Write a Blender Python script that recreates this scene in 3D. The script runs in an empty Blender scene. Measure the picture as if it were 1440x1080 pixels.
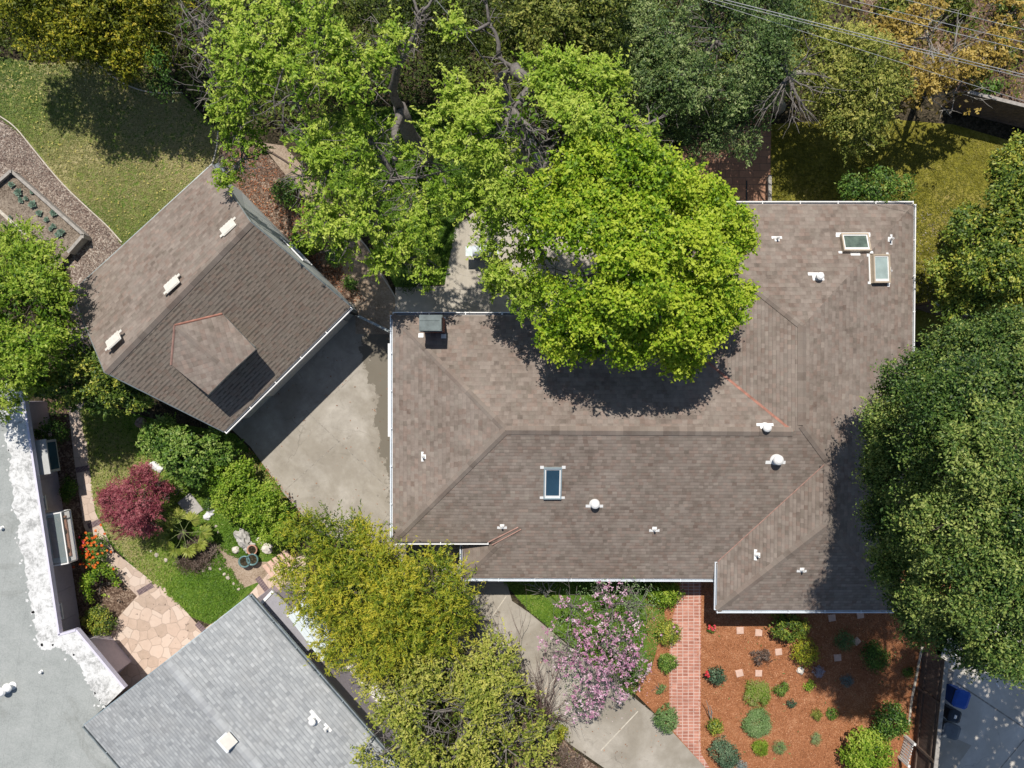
import bpy, math, random
import numpy as np
from mathutils import Vector, noise as mnoise
R = math.radians
random.seed(7)
scene = bpy.context.scene
COL = scene.collection
SUN, SKY = 4.8, .085
H = 32.0            # height of the flying camera over the ground
S = 0.031           # metres of ground per photo pixel

def sc(z): return S*(H-z)/H
def P(px, py, z=0.0):
    s = sc(z)
    return Vector(((px-720)*s, (540-py)*s, z))
CAM = Vector((0, 0, H))
UP = Vector((0, 0, 1))

class Plane:
    def __init__(self, a, b, c):
        self.o = a.copy()
        n = (b-a).cross(c-a).normalized()
        if n.z < 0: n = -n
        self.n = n
        self.u = UP.cross(n)
        self.u = self.u.normalized() if self.u.length > 1e-6 else Vector((1, 0, 0))
        self.v = n.cross(self.u).normalized()      # up the slope
    def at(self, px, py):
        d = P(px, py, 0)-CAM
        t = (self.o-CAM).dot(self.n)/d.dot(self.n)
        return CAM+d*t
    def z(self, x, y):
        return self.o.z-((x-self.o.x)*self.n.x+(y-self.o.y)*self.n.y)/self.n.z

# ------------------------------------------------------------------ objects
def tag(o, label=None, cat=None, group=None, kind=None):
    if label: o['label'] = label
    if cat: o['category'] = cat
    if group: o['group'] = group
    if kind: o['kind'] = kind
    return o

def empty(name, loc, label=None, cat=None, group=None):
    o = bpy.data.objects.new(name, None)
    o.empty_display_size = .3
    COL.objects.link(o)
    o.location = loc
    return tag(o, label, cat, group)

def wloc(o):
    v = Vector((0, 0, 0))
    while o is not None:
        v = v+o.location
        o = o.parent
    return v

def copy_thing(o, loc, rz=0, scale=1, label=None, parent=None):
    c = o.copy()
    COL.objects.link(c)
    if parent is None:
        c.location = loc
        c.rotation_euler = (0, 0, rz)
        c.scale = (scale,)*3
        if label: c['label'] = label
    else:
        c.parent = parent
    for ch in list(o.children):
        copy_thing(ch, None, parent=c)
    return c

class MB:
    """collects faces in world space, builds one mesh object"""
    def __init__(self):
        self.v = []; self.f = []; self.m = []; self.uv = []; self.hasuv = False
    def face(self, pts, m=0, uv=None):
        b = len(self.v)
        self.v += [Vector(p) for p in pts]
        self.f.append(list(range(b, b+len(pts))))
        self.m.append(m)
        if uv: self.hasuv = True
        self.uv.append(uv or [(0, 0)]*len(pts))
    def plane_face(self, pts, pl, m=0):
        self.face(pts, m, [((Vector(p)).dot(pl.u), (Vector(p)).dot(pl.v)) for p in pts])
    def obox(self, o, u, v, n, a0, a1, b0, b1, c0, c1, m=0, skip=()):
        g = lambda a, b, c: o+u*a+v*b+n*c
        q = [g(a0, b0, c0), g(a1, b0, c0), g(a1, b1, c0), g(a0, b1, c0), g(a0, b0, c1), g(a1, b0, c1), g(a1, b1, c1), g(a0, b1, c1)]
        F = {'bot': (3, 2, 1, 0), 'top': (4, 5, 6, 7), 's': (0, 1, 5, 4), 'e': (1, 2, 6, 5), 'n': (2, 3, 7, 6), 'w': (3, 0, 4, 7)}
        for k, f in F.items():
            if k not in skip: self.face([q[i] for i in f], m)
    def box(self, c, sx, sy, z0, z1, rz=0, m=0):
        u = Vector((math.cos(rz), math.sin(rz), 0)); v = Vector((-math.sin(rz), math.cos(rz), 0))
        self.obox(Vector((c[0], c[1], 0)), u, v, UP, -sx/2, sx/2, -sy/2, sy/2, z0, z1, m)
    def beam(self, a, b, w, h, m=0):
        """a square bar from a to b, its top on the line"""
        a = Vector(a); b = Vector(b)
        u = (b-a); L = u.length; u.normalize()
        v = UP.cross(u)
        v = v.normalized() if v.length > 1e-4 else Vector((0, 1, 0))
        n = u.cross(v)
        self.obox(a, u, v, n, 0, L, -w/2, w/2, -h, 0, m)
    def prism(self, pts, z0, z1, m=0, mtop=None):
        n = len(pts)
        self.face([(p[0], p[1], z1) for p in pts], m if mtop is None else mtop)
        self.face([(p[0], p[1], z0) for p in reversed(pts)], m)
        for i in range(n):
            a = pts[i]; b = pts[(i+1) % n]
            self.face([(a[0], a[1], z0), (b[0], b[1], z0), (b[0], b[1], z1), (a[0], a[1], z1)], m)
    def tube(self, pts, rad, k=6, m=0, cap=True):
        pts = [Vector(p) for p in pts]
        n = len(pts)
        rings = []
        pu = None
        for i in range(n):
            t = (pts[min(i+1, n-1)]-pts[max(i-1, 0)])
            if t.length < 1e-6: t = Vector((0, 0, 1))
            t.normalize()
            u = pu-t*pu.dot(t) if pu is not None else t.orthogonal()
            if u.length < 1e-4: u = t.orthogonal()
            u.normalize(); pu = u
            w = t.cross(u)
            r = rad[i] if hasattr(rad, '__len__') else rad
            b = len(self.v)
            for j in range(k):
                a = 2*math.pi*j/k
                self.v.append(pts[i]+(u*math.cos(a)+w*math.sin(a))*r)
            rings.append(b)
        for i in range(n-1):
            for j in range(k):
                self.f.append([rings[i]+j, rings[i]+(j+1) % k, rings[i+1]+(j+1) % k, rings[i+1]+j])
                self.m.append(m); self.uv.append([(0, 0)]*4)
        if cap:
            self.f.append([rings[0]+j for j in reversed(range(k))]); self.m.append(m); self.uv.append([(0, 0)]*k)
            self.f.append([rings[-1]+j for j in range(k)]); self.m.append(m); self.uv.append([(0, 0)]*k)
    def lathe(self, c, prof, k=16, m=0, ax=None):
        """prof: (radius, height) pairs round the axis ax through c"""
        c = Vector(c); ax = (ax or UP).normalized()
        u = ax.orthogonal().normalized(); w = ax.cross(u)
        rings = []
        for r, h in prof:
            b = len(self.v)
            for j in range(k):
                a = 2*math.pi*j/k
                self.v.append(c+ax*h+(u*math.cos(a)+w*math.sin(a))*max(r, 1e-4))
            rings.append(b)
        for i in range(len(prof)-1):
            for j in range(k):
                self.f.append([rings[i]+j, rings[i]+(j+1) % k, rings[i+1]+(j+1) % k, rings[i+1]+j]); self.m.append(m); self.uv.append([(0, 0)]*4)
        self.f.append([rings[-1]+j for j in range(k)]); self.m.append(m); self.uv.append([(0, 0)]*k)
    def build(self, name, mats, parent=None, smooth=False):
        if not isinstance(mats, (list, tuple)): mats = [mats]
        if parent is not None:
            off = wloc(parent); loc = Vector((0, 0, 0))
        else:
            xs = [p.x for p in self.v]; ys = [p.y for p in self.v]; zs = [p.z for p in self.v]
            off = Vector(((min(xs)+max(xs))/2, (min(ys)+max(ys))/2, min(zs))); loc = off
        me = bpy.data.meshes.new(name)
        me.from_pydata([tuple(p-off) for p in self.v], [], self.f)
        for m in mats: me.materials.append(m)
        me.polygons.foreach_set('material_index', self.m)
        if self.hasuv:
            uvl = me.uv_layers.new(name='UVMap')
            flat = [c for poly in self.uv for q in poly for c in q]
            uvl.data.foreach_set('uv', flat)
        if smooth: me.polygons.foreach_set('use_smooth', [True]*len(me.polygons))
        me.update()
        o = bpy.data.objects.new(name, me)
        COL.objects.link(o)
        o.location = loc
        if parent is not None: o.parent = parent
        return o

def sheet(name, px, z, mat, smoothing=0, label=None):
    """a flat piece of ground drawn by its outline"""
    pts = [P(a, b, 0) for a, b in px]
    for _ in range(smoothing):
        q = []
        for i in range(len(pts)):
            a = pts[i]; b = pts[(i+1) % len(pts)]
            q += [a*.75+b*.25, a*.25+b*.75]
        pts = q
    mb = MB()
    from mathutils.geometry import tessellate_polygon
    for t in tessellate_polygon([pts]):
        tri = [Vector((pts[i].x, pts[i].y, z)) for i in t]
        if (tri[1]-tri[0]).cross(tri[2]-tri[0]).z < 0: tri.reverse()
        mb.face(tri)
    o = mb.build(name, mat)
    return tag(o, label, kind='structure')

# ------------------------------------------------------------------ node helpers
class NT:
    def __init__(self, name):
        self.m = bpy.data.materials.new(name)
        self.m.use_nodes = True
        self.t = self.m.node_tree
        self.t.nodes.clear()
        self.out = self.t.nodes.new('ShaderNodeOutputMaterial')
    def n(self, typ, ins=None, **props):
        nd = self.t.nodes.new('ShaderNode'+typ)
        for k, v in props.items(): setattr(nd, k, v)
        for k, v in (ins or {}).items():
            if hasattr(v, 'is_linked') or isinstance(v, bpy.types.NodeSocket): self.t.links.new(v, nd.inputs[k])
            else: nd.inputs[k].default_value = v
        return nd
    def math(self, op, a, b=0.0, c=None):
        ins = {0: a, 1: b}
        if c is not None: ins[2] = c
        return self.n('Math', ins, operation=op).outputs[0]
    def ramp(self, fac, stops, interp='LINEAR'):
        nd = self.n('ValToRGB', {'Fac': fac})
        cr = nd.color_ramp; cr.interpolation = interp
        while len(cr.elements) > 1: cr.elements.remove(cr.elements[-1])
        cr.elements[0].position = stops[0][0]; cr.elements[0].color = (*stops[0][1], 1)
        for p, c in stops[1:]:
            e = cr.elements.new(p); e.color = (*c, 1)
        return nd.outputs['Color']
    def mix(self, fac, a, b, mode='MIX'):
        nd = self.n('Mix', data_type='RGBA', blend_type=mode)
        for k, v in ((0, fac), (6, a), (7, b)):
            if isinstance(v, bpy.types.NodeSocket): self.t.links.new(v, nd.inputs[k])
            else: nd.inputs[k].default_value = v if k == 0 else (*v, 1)
        return nd.outputs[2]
    def pos(self): return self.n('NewGeometry').outputs['Position']
    def noise(self, scale, detail=5, rough=.6, vec=None, dist=0):
        return self.n('TexNoise', {'Vector': vec or self.pos(), 'Scale': scale, 'Detail': detail, 'Roughness': rough, 'Distortion': dist}).outputs['Fac']
    def bump(self, h, strength=.3, dist=.02):
        return self.n('Bump', {'Height': h, 'Strength': strength, 'Distance': dist}).outputs['Normal']
    def finish(self, col, rough=.8, normal=None, metal=0, spec=.3, **extra):
        ins = {'Base Color': col if isinstance(col, bpy.types.NodeSocket) else (*col, 1), 'Roughness': rough, 'Metallic': metal, 'Specular IOR Level': spec}
        if normal is not None: ins['Normal'] = normal
        ins.update(extra)
        b = self.n('BsdfPrincipled', ins)
        self.t.links.new(b.outputs[0], self.out.inputs[0])
        return self.m

def mat_ground(name, stops, ns=1.5, cs=22.0, k=.5, bump=.5, rough=.95, big=.35, bs=.25, spec=.15):
    """mix of broad patches, noise and small grains -> colour ramp"""
    t = NT(name)
    a = t.noise(ns, 8, .65)
    v = t.n('TexVoronoi', {'Vector': t.pos(), 'Scale': cs}).outputs['Color']
    g = t.n('SeparateColor', {'Color': v}).outputs[0]
    b = t.noise(bs, 3, .5)
    f = t.math('MULTIPLY_ADD', t.math('SUBTRACT', g, .5), k, a)
    f = t.math('MULTIPLY_ADD', t.math('SUBTRACT', b, .5), big*2, f)
    col = t.ramp(f, stops)
    return t.finish(col, rough, t.bump(f, bump, .03), spec=spec)

def mat_plain(name, col, rough=.6, var=.15, scale=6, metal=0, spec=.4, bump=0, grime=None):
    t = NT(name)
    n = t.noise(scale, 6)
    lo = tuple(c*(1-var) for c in col); hi = tuple(min(1, c*(1+var)) for c in col)
    c = t.ramp(n, [(.3, lo), (.7, hi)])
    if grime:
        c = t.mix(t.ramp(t.noise(scale*.5, 8, .7), [(.5, (0, 0, 0)), (.68, (1, 1, 1))]), c, grime)
    return t.finish(c, rough, t.bump(n, bump) if bump else None, metal, spec)

def mat_shingle(name, stops, expo=.145, tab=.24, line=.45, tooth=.5, patch=.25, bump=.35, fine=.34, pscale=1.1, tint=.3):
    t = NT(name)
    uv = t.n('UVMap').outputs[0]
    s = t.n('SeparateXYZ', {0: uv})
    wob = t.math('MULTIPLY_ADD', t.noise(1.2, 2), .03, -.015)
    v = t.math('DIVIDE', t.math('ADD', s.outputs[1], wob), expo)
    row = t.math('FLOOR', v)
    fv = t.math('FRACT', v)
    ro = t.n('TexWhiteNoise', {'W': row}, noise_dimensions='1D').outputs['Value']
    u = t.math('ADD', t.math('DIVIDE', s.outputs[0], tab), t.math('MULTIPLY', ro, 7.3))
    cell = t.math('FLOOR', u)
    fu = t.math('FRACT', u)
    key = t.n('CombineXYZ', {0: cell, 1: row, 2: 0.5}).outputs[0]
    wn = t.n('TexWhiteNoise', {'Vector': key}, noise_dimensions='3D')
    rnd = wn.outputs['Value']
    key2 = t.n('CombineXYZ', {0: t.math('FLOOR', t.math('MULTIPLY', u, .5)), 1: row, 2: 3.5}).outputs[0]
    rnd2 = t.n('TexWhiteNoise', {'Vector': key2}, noise_dimensions='3D').outputs['Value']
    pt = t.math('MULTIPLY_ADD', t.noise(.45, 3, .6), .5, t.math('MULTIPLY', t.noise(pscale*2.4, 3, .6), .5))
    grit = t.noise(60, 2, .7)
    f = t.math('MULTIPLY_ADD', t.math('SUBTRACT', rnd, .5), fine, t.math('MULTIPLY_ADD', t.math('SUBTRACT', rnd2, .5), fine*.5, .5))
    f = t.math('MULTIPLY_ADD', t.math('SUBTRACT', pt, .5), patch*6, f)
    f = t.math('MULTIPLY_ADD', t.math('SUBTRACT', grit, .5), .35, f)
    col = t.ramp(f, stops)
    # some tabs are blends with redder or greener-grey granules
    hue = t.n('SeparateColor', {'Color': wn.outputs['Color']}).outputs[1]
    col = t.mix(t.math('MULTIPLY', t.math('GREATER_THAN', hue, .80), tint), col, t.mix(.55, col, (1.0, .62, .52), 'MULTIPLY'))
    col = t.mix(t.math('MULTIPLY', t.math('LESS_THAN', hue, .18), tint), col, t.mix(.7, col, (.74, .84, .80), 'MULTIPLY'))
    # butt edges: dark joints; shade under raised tabs painted as a thicker band
    raised = t.math('GREATER_THAN', rnd2 if tooth < .5 else rnd, .5)
    width = t.math('MULTIPLY_ADD', raised, .30*tooth, .13)
    edge = t.math('LESS_THAN', fv, width)
    side = t.math('MULTIPLY', t.math('LESS_THAN', fu, .06), .35)
    dark = t.math('MAXIMUM', edge, side)
    col = t.mix(t.math('MULTIPLY', dark, line), col, (.03, .026, .024))
    # weather streaks
    col = t.mix(t.math('MULTIPLY', t.ramp(t.noise(.9, 6, .7), [(.45, (0, 0, 0)), (.75, (1, 1, 1))]), .22), col, (.26, .24, .215))
    h = t.math('ADD', t.math('MULTIPLY', t.math('SUBTRACT', 1.0, fv), .6), t.math('MULTIPLY', raised, .3))
    h = t.math('MULTIPLY_ADD', grit, .3, h)
    return t.finish(col, .92, t.bump(h, bump, .012), spec=.15)

def mat_leaf(name, stops, trans=.3, gloss=.25, rough=.5):
    t = NT(name)
    a = t.n('Attribute', attribute_name='tone').outputs['Fac']
    f = t.math('MULTIPLY_ADD', t.math('SUBTRACT', t.noise(.8, 3), .5), .5, a)
    col = t.ramp(f, stops)
    p = t.n('BsdfPrincipled', {'Base Color': col, 'Roughness': rough, 'Specular IOR Level': gloss})
    tr = t.n('BsdfTranslucent', {'Color': t.mix(.5, col, (.9, .9, .15), 'MULTIPLY')})
    tr2 = t.n('BsdfTranslucent', {'Color': col})
    mx = t.n('MixShader', {0: trans, 1: p.outputs[0], 2: tr2.outputs[0]})
    t.t.nodes.remove(tr)
    t.t.links.new(mx.outputs[0], t.out.inputs[0])
    return t.m

def mat_bark(name, lo, hi):
    t = NT(name)
    n = t.noise(9, 7, .7, dist=.6)
    return t.finish(t.ramp(n, [(.3, lo), (.7, hi)]), .9, t.bump(n, .6, .03), spec=.15)

# ------------------------------------------------------------------ foliage
def nrm(a): return a/np.maximum(np.linalg.norm(a, axis=-1, keepdims=True), 1e-9)

class Wob:
    """cheap smooth 3-D noise in about -1..1"""
    def __init__(self, rng, freq):
        self.k = nrm(rng.normal(size=(7, 3)))*freq*rng.uniform(.6, 1.6, (7, 1)); self.p = rng.uniform(0, 6.28, 7)
    def __call__(self, x): return np.sin(x@self.k.T+self.p).sum(1)/3.2

def leaf_object(name, C, N, T, size, asp, tone, mat, parent, fold=.18):
    """one mesh of many folded leaves; C centres, N normals, T long axes"""
    off = np.array(wloc(parent)) if parent is not None else np.zeros(3)
    N = nrm(N); T = nrm(T-N*(T*N).sum(1, keepdims=True)); B = np.cross(N, T)
    s = size[:, None]
    V = np.empty((len(C), 4, 3))
    V[:, 0] = C-T*s*.5
    V[:, 1] = C+B*s*asp*.5+N*s*fold*asp+T*s*.05
    V[:, 2] = C+T*s*.5
    V[:, 3] = C-B*s*asp*.5+N*s*fold*asp+T*s*.05
    V -= off
    n = len(C)
    me = bpy.data.meshes.new(name)
    me.vertices.add(n*4); me.vertices.foreach_set('co', V.reshape(-1).astype(np.float32))
    me.loops.add(n*4); me.loops.foreach_set('vertex_index', np.arange(n*4, dtype=np.int32))
    me.polygons.add(n); me.polygons.foreach_set('loop_start', np.arange(0, n*4, 4, dtype=np.int32))
    me.update(calc_edges=True)
    me.attributes.new('tone', 'FLOAT', 'FACE').data.foreach_set('value', tone.astype(np.float32))
    me.materials.append(mat)
    o = bpy.data.objects.new(name, me); COL.objects.link(o)
    if parent is not None: o.parent = parent
    return o

NLEAF = [0]
def crown(parent, lobes, mat, seed=0, dens=9, nl=12, leaf=.13, asp=.5, spread=.15, gap=-9, gfreq=1.6, inner=.25,
          rosette=False, up=.5, low=-.25, tone=.5, tv=.2, flat=.8, name='crown', zmin=.05, bumpy=.14, hang=0, keep=.62, core=0, sub=0, subr=(.30, .46), cs=.80, wisp=0, wl=.45, lv=.07, tonef=None):
    """lobes: (px, py, z, radius in photo pixels[, vertical factor])"""
    rng = np.random.default_rng(seed)
    c = np.array([list(P(l[0], l[1], l[2])) for l in lobes]); r = np.array([l[3]*sc(l[2]) for l in lobes])
    rz = r*np.array([l[4] if len(l) > 4 else flat for l in lobes])
    lt = rng.normal(0, .07, len(lobes))
    c0, r0_, rz0 = c, r, rz
    if sub:       # smaller bosses of foliage all over each lobe
        C2, R2, Z2, L2 = [], [], [], []
        for i in range(len(lobes)):
            C2.append(c[i]); R2.append(r[i]*cs); Z2.append(rz[i]*cs); L2.append(lt[i]-.06)
            d = nrm(rng.normal(size=(sub*3, 3))); d = d[d[:, 2] > -.15][:sub]
            for q in d:
                s = rng.uniform(*subr)
                C2.append(c[i]+q*np.array([r[i], r[i], rz[i]])*(1.02-s*.62)); R2.append(r[i]*s); Z2.append(r[i]*s*.8); L2.append(lt[i]+rng.normal(0, lv))
        c, r, rz, lt = np.array(C2), np.array(R2), np.array(Z2), np.array(L2)
    wob = Wob(rng, gfreq); wob2 = Wob(rng, 3.1)
    PC, ND, TN = [], [], []
    for i in range(len(c)):
        n = int(dens*4*math.pi*r[i]**2*.62)+3
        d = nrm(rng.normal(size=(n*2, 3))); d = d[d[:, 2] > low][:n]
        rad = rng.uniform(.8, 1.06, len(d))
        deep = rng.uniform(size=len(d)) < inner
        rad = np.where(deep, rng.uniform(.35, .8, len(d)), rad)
        ax = np.array([r[i], r[i], rz[i]])
        p = c[i]+d*ax*rad[:, None]
        p = p+d*(wob2(p)*bumpy*r[i])[:, None]
        ok = (wob(p) > gap)&(p[:, 2] > zmin)
        for j in range(len(c)):
            if j != i and ((c[i]-c[j])**2).sum() < (r[i]*1.25+r[j])**2:
                q = (p-c[j])/np.array([r[j], r[j], rz[j]])
                ok &= (q*q).sum(1) > keep**2
        p = p[ok]; nn = nrm(d[ok]/ax)
        PC.append(p); ND.append(nn); TN.append(tone+lt[i]+rng.normal(0, tv*.5, len(p))+wob2(p*1.7)*tv*.4-.22*deep[ok])  # inner leaves toned darker for the shade within the crown
    p = np.concatenate(PC); nd = np.concatenate(ND); tn = np.concatenate(TN)
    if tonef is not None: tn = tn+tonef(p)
    m = len(p)
    P2 = np.repeat(p, nl, 0); N2 = np.repeat(nd, nl, 0); T2 = np.repeat(tn, nl)
    k = len(P2)
    sz = leaf*rng.uniform(.65, 1.3, k)
    if rosette:
        ang = np.tile(np.arange(nl)*2.4, m)+np.repeat(rng.uniform(0, 6.28, m), nl)
        el = rng.uniform(.0, 1.0, k)
        axis = nrm(N2*.4+np.array([0, 0, up+.4])+np.repeat(rng.normal(0, .35, (m, 3)), nl, 0))
        a1 = nrm(np.cross(axis, np.array([.31, .84, .17]))); a2 = np.cross(axis, a1)
        rd = a1*np.cos(ang)[:, None]+a2*np.sin(ang)[:, None]
        T = nrm(rd*(1.05-el*.6)[:, None]+axis*el[:, None]*.9)
        C = P2+T*(sz*.55)[:, None]+rng.normal(0, spread*.5, (k, 3))
        N = nrm(axis+rng.normal(0, .35, (k, 3)))
    else:
        C = P2+rng.normal(0, spread, (k, 3))*np.array([1, 1, .75])
        N = nrm(N2*.55+np.array([0, 0, up])+rng.normal(0, .42, (k, 3)))
        T = rng.normal(size=(k, 3))+np.array([0, 0, -hang])+N2*.3
    if wisp:      # part of the clusters are slender shoots with leaves along them
        sh = np.repeat(rng.uniform(size=m) < wisp, nl)
        dr = np.repeat(nrm(nd*.8+rng.normal(0, .55, (m, 3))+np.array([0, 0, .25])), nl, 0)
        tt = np.tile(np.linspace(0, 1, nl), m)
        ln = np.repeat(wl*rng.uniform(.5, 1.25, m), nl)
        q = P2+dr*(tt*ln)[:, None]+np.array([0, 0, -.25])*(tt*tt*ln)[:, None]+rng.normal(0, leaf*.22, (k, 3))
        C = np.where(sh[:, None], q, C)
        T = np.where(sh[:, None], nrm(dr+rng.normal(0, .6, (k, 3))), T)
        N = np.where(sh[:, None], nrm(np.array([0, 0, .9])+N2*.2+rng.normal(0, .38, (k, 3))), N)
        T2 = T2+np.where(sh, tt*.14, 0)
    T2 = T2+rng.normal(0, tv*.45, k)
    if core:      # big leaves deep inside, toned dark to paint the crown's inner shade
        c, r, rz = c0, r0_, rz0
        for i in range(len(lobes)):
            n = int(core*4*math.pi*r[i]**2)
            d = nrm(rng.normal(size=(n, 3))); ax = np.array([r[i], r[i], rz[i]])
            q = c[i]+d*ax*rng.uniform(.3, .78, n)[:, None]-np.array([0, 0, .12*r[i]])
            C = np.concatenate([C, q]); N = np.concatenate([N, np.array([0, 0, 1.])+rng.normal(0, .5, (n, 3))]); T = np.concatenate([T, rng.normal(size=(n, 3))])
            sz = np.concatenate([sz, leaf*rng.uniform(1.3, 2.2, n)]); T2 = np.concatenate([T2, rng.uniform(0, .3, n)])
    okz = C[:, 2] > .02
    NLEAF[0] += int(okz.sum())
    o = leaf_object(name, C[okz], N[okz], T[okz], sz[okz], asp, np.clip(T2[okz], 0, 1), mat, parent)
    return o, p

def bez(a, b, rng, sag=.12, n=6, lift=0):
    a = Vector(a); b = Vector(b); d = (b-a); L = d.length
    m = (a+b)/2+Vector((rng.normal(0, sag), rng.normal(0, sag), lift+abs(rng.normal(0, sag*.4))))*L*.7
    out = []
    for i in range(n+1):
        t = i/n
        q = a*(1-t)**2+m*2*t*(1-t)+b*t*t
        if 0 < i < n: q = q+Vector(rng.normal(0, .025, 3))*L*.5
        out.append(q)
    return out

def limbs(parent, base, fork, lobes, mat, seed=0, r0=.18, clusters=None, twigs=6, twig_r=.012, bare=0, name='trunk', depth=.0, bare_len=.7):
    """trunk from base to fork, limbs from the fork through the lobes, twigs to the leaf clusters"""
    rng = np.random.default_rng(seed+100)
    mb = MB()
    base = Vector(base); fork = Vector(fork)
    mb.tube(bez(base, fork, rng, .06, 6), [r0*(1.35-.45*i/6) if i else r0*1.7 for i in range(7)], 9)
    cs = [P(l[0], l[1], l[2])-Vector((0, 0, l[3]*sc(l[2])*depth)) for l in lobes]
    order = sorted(range(len(cs)), key=lambda i: (cs[i]-fork).length)
    nodes = [fork]; par = {}; idx = {}
    for i in order:
        best = min(range(len(nodes)), key=lambda j: (nodes[j]-cs[i]).length+.35*(nodes[j]-fork).length)
        nodes.append(cs[i]); par[len(nodes)-1] = best; idx[len(nodes)-1] = i
    w = [1.0]*len(nodes)
    for k in range(len(nodes)-1, 0, -1): w[par[k]] += w[k]
    for k in range(1, len(nodes)):
        ra = min(r0*.85, r0*.9*math.sqrt((w[k]+.5)/w[0])); rb = max(.02, ra*.6)
        pts = bez(nodes[par[k]], nodes[k], rng, .13, 6)
        mb.tube(pts, [ra+(rb-ra)*j/6 for j in range(7)], 7)
        lo = lobes[idx[k]]; rr = lo[3]*sc(lo[2])
        for _ in range(twigs):
            d = Vector(rng.normal(size=3)); d.z = abs(d.z)*.6+.05; d.normalize()
            e = nodes[k]+d*rr*rng.uniform(.75, 1.0)
            st = pts[int(rng.integers(3, 7))]
            q = bez(st, e, rng, .15, 5)
            mb.tube(q, [twig_r*2.6*(1-.16*j) for j in range(6)], 5)
            for _ in range(2):
                s2 = q[int(rng.integers(2, 5))]; e2 = s2+(Vector(rng.normal(size=3))*.5+d).normalized()*rr*rng.uniform(.3, .55)
                mb.tube(bez(s2, e2, rng, .15, 3), [twig_r*1.3*(1-.2*j) for j in range(4)], 4, cap=False)
        for _ in range(bare):
            d = Vector(rng.normal(size=3)); d.z = abs(d.z)*.4+.45; d.normalize()
            st = nodes[k]+Vector(rng.normal(0, .3, 3))*rr
            e = nodes[k]+d*rr*rng.uniform(.95, 1.2)
            q = bez(st, e, rng, .22, 5)
            mb.tube(q, [twig_r*2.2*(1-.15*j) for j in range(6)], 5)
            for _ in range(4):
                s2 = q[int(rng.integers(2, 6))]; dd = (Vector(rng.normal(size=3))+d*.6); dd.z *= .5; dd.normalize()
                mb.tube(bez(s2, s2+dd*rr*bare_len*rng.uniform(.4, 1), rng, .2, 4), [twig_r*(1-.17*j) for j in range(5)], 4, cap=False)
    return mb.build(name, mat, parent, smooth=True)

def in_poly(pts, poly):
    x, y = pts[:, 0], pts[:, 1]; ins = np.zeros(len(pts), bool)
    n = len(poly); j = n-1
    for i in range(n):
        xi, yi = poly[i]; xj, yj = poly[j]
        c = ((yi > y) != (yj > y))&(x < (xj-xi)*(y-yi)/(yj-yi+1e-12)+xi)
        ins ^= c; j = i
    return ins

def scatter(px, density, rng):
    poly = [tuple(P(a, b)[:2]) for a, b in px]
    xs = [p[0] for p in poly]; ys = [p[1] for p in poly]
    A = (max(xs)-min(xs))*(max(ys)-min(ys))
    q = np.stack([rng.uniform(min(xs), max(xs), int(A*density)), rng.uniform(min(ys), max(ys), int(A*density))], 1)
    return q[in_poly(q, poly)]

def blades(name, px, density, h, mat, seed, nb=5, wid=.25, tone=.5, tv=.25, label=None, lie=.5, patchy=-9, zc=0):
    """loose grass or ground cover: tufts of thin blades over a patch"""
    rng = np.random.default_rng(seed)
    q = scatter(px, density, rng)
    w = Wob(rng, 1.1); w2 = Wob(rng, .5)
    z3 = np.concatenate([q, np.zeros((len(q), 1))], 1)
    q = q[w(z3) > patchy]; z3 = np.concatenate([q, np.zeros((len(q), 1))], 1)
    tn = tone+w2(z3)*tv+rng.normal(0, .08, len(q))
    k = len(q)*nb
    C = np.repeat(z3, nb, 0); a = rng.uniform(0, 6.28, k); L = h*rng.uniform(.6, 1.4, k)
    T = np.stack([np.cos(a), np.sin(a), rng.uniform(.15, 1.3, k)*(1-lie)+.25], 1); T = nrm(T)
    C = C+T*(L*.5)[:, None]+rng.normal(0, .02, (k, 3))*np.array([1, 1, 0]); C[:, 2] = np.maximum(C[:, 2], .01)+zc
    N = nrm(np.array([0, 0, 1.])+rng.normal(0, .4, (k, 3)))
    NLEAF[0] += k
    o = leaf_object(name, C, N, T, L, wid, np.clip(np.repeat(tn, nb)+rng.normal(0, .08, k), 0, 1), mat, None)
    return tag(o, label, kind='stuff')
# ------------------------------------------------------------------ materials
SH = [(.05, (0.133, 0.104, 0.0874)), (.3, (0.19, 0.151, 0.125)), (.5, (0.232, 0.187, 0.157)), (.7, (0.271, 0.221, 0.187)), (.95, (0.328, 0.273, 0.227))]
M_shingle = mat_shingle('brown_shingle', SH, line=.10, tooth=.3, patch=.26, fine=.34, pscale=2.1, tab=.2, expo=.17)
M_shingle_shade = mat_shingle('brown_shingle_course_shade', SH, expo=.135, line=.24, tooth=.35, patch=.22, fine=.36, tab=.18)  # darker course lines paint the butt-edge shade on slopes turned from the sun
M_shingle_g = mat_shingle('brown_shingle_tooth_shade', [(.05, (0.153, 0.121, 0.0961)), (.5, (0.235, 0.189, 0.153)), (.95, (0.316, 0.265, 0.213))], expo=.15, tab=.135, line=.55, tooth=1.0, patch=.12, fine=.25)  # wide dark bands paint the tooth shadows under the tabs
M_shingle_gray = mat_shingle('grey_shingle', [(.05, (0.212, 0.221, 0.231)), (.35, (0.313, 0.323, 0.328)), (.65, (0.398, 0.408, 0.41)), (.95, (0.542, 0.55, 0.546))], expo=.14, tab=.15, line=.28, tooth=.5, patch=.12, fine=.40, tint=0)
M_cap = mat_shingle('ridge_shingle', [(.05, (0.15, 0.116, 0.0958)), (.4, (0.207, 0.167, 0.14)), (.7, (0.241, 0.198, 0.167)), (1, (0.284, 0.238, 0.199))], expo=10, tab=.3, line=.3, tooth=.1, fine=.4, tint=.15)
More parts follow.
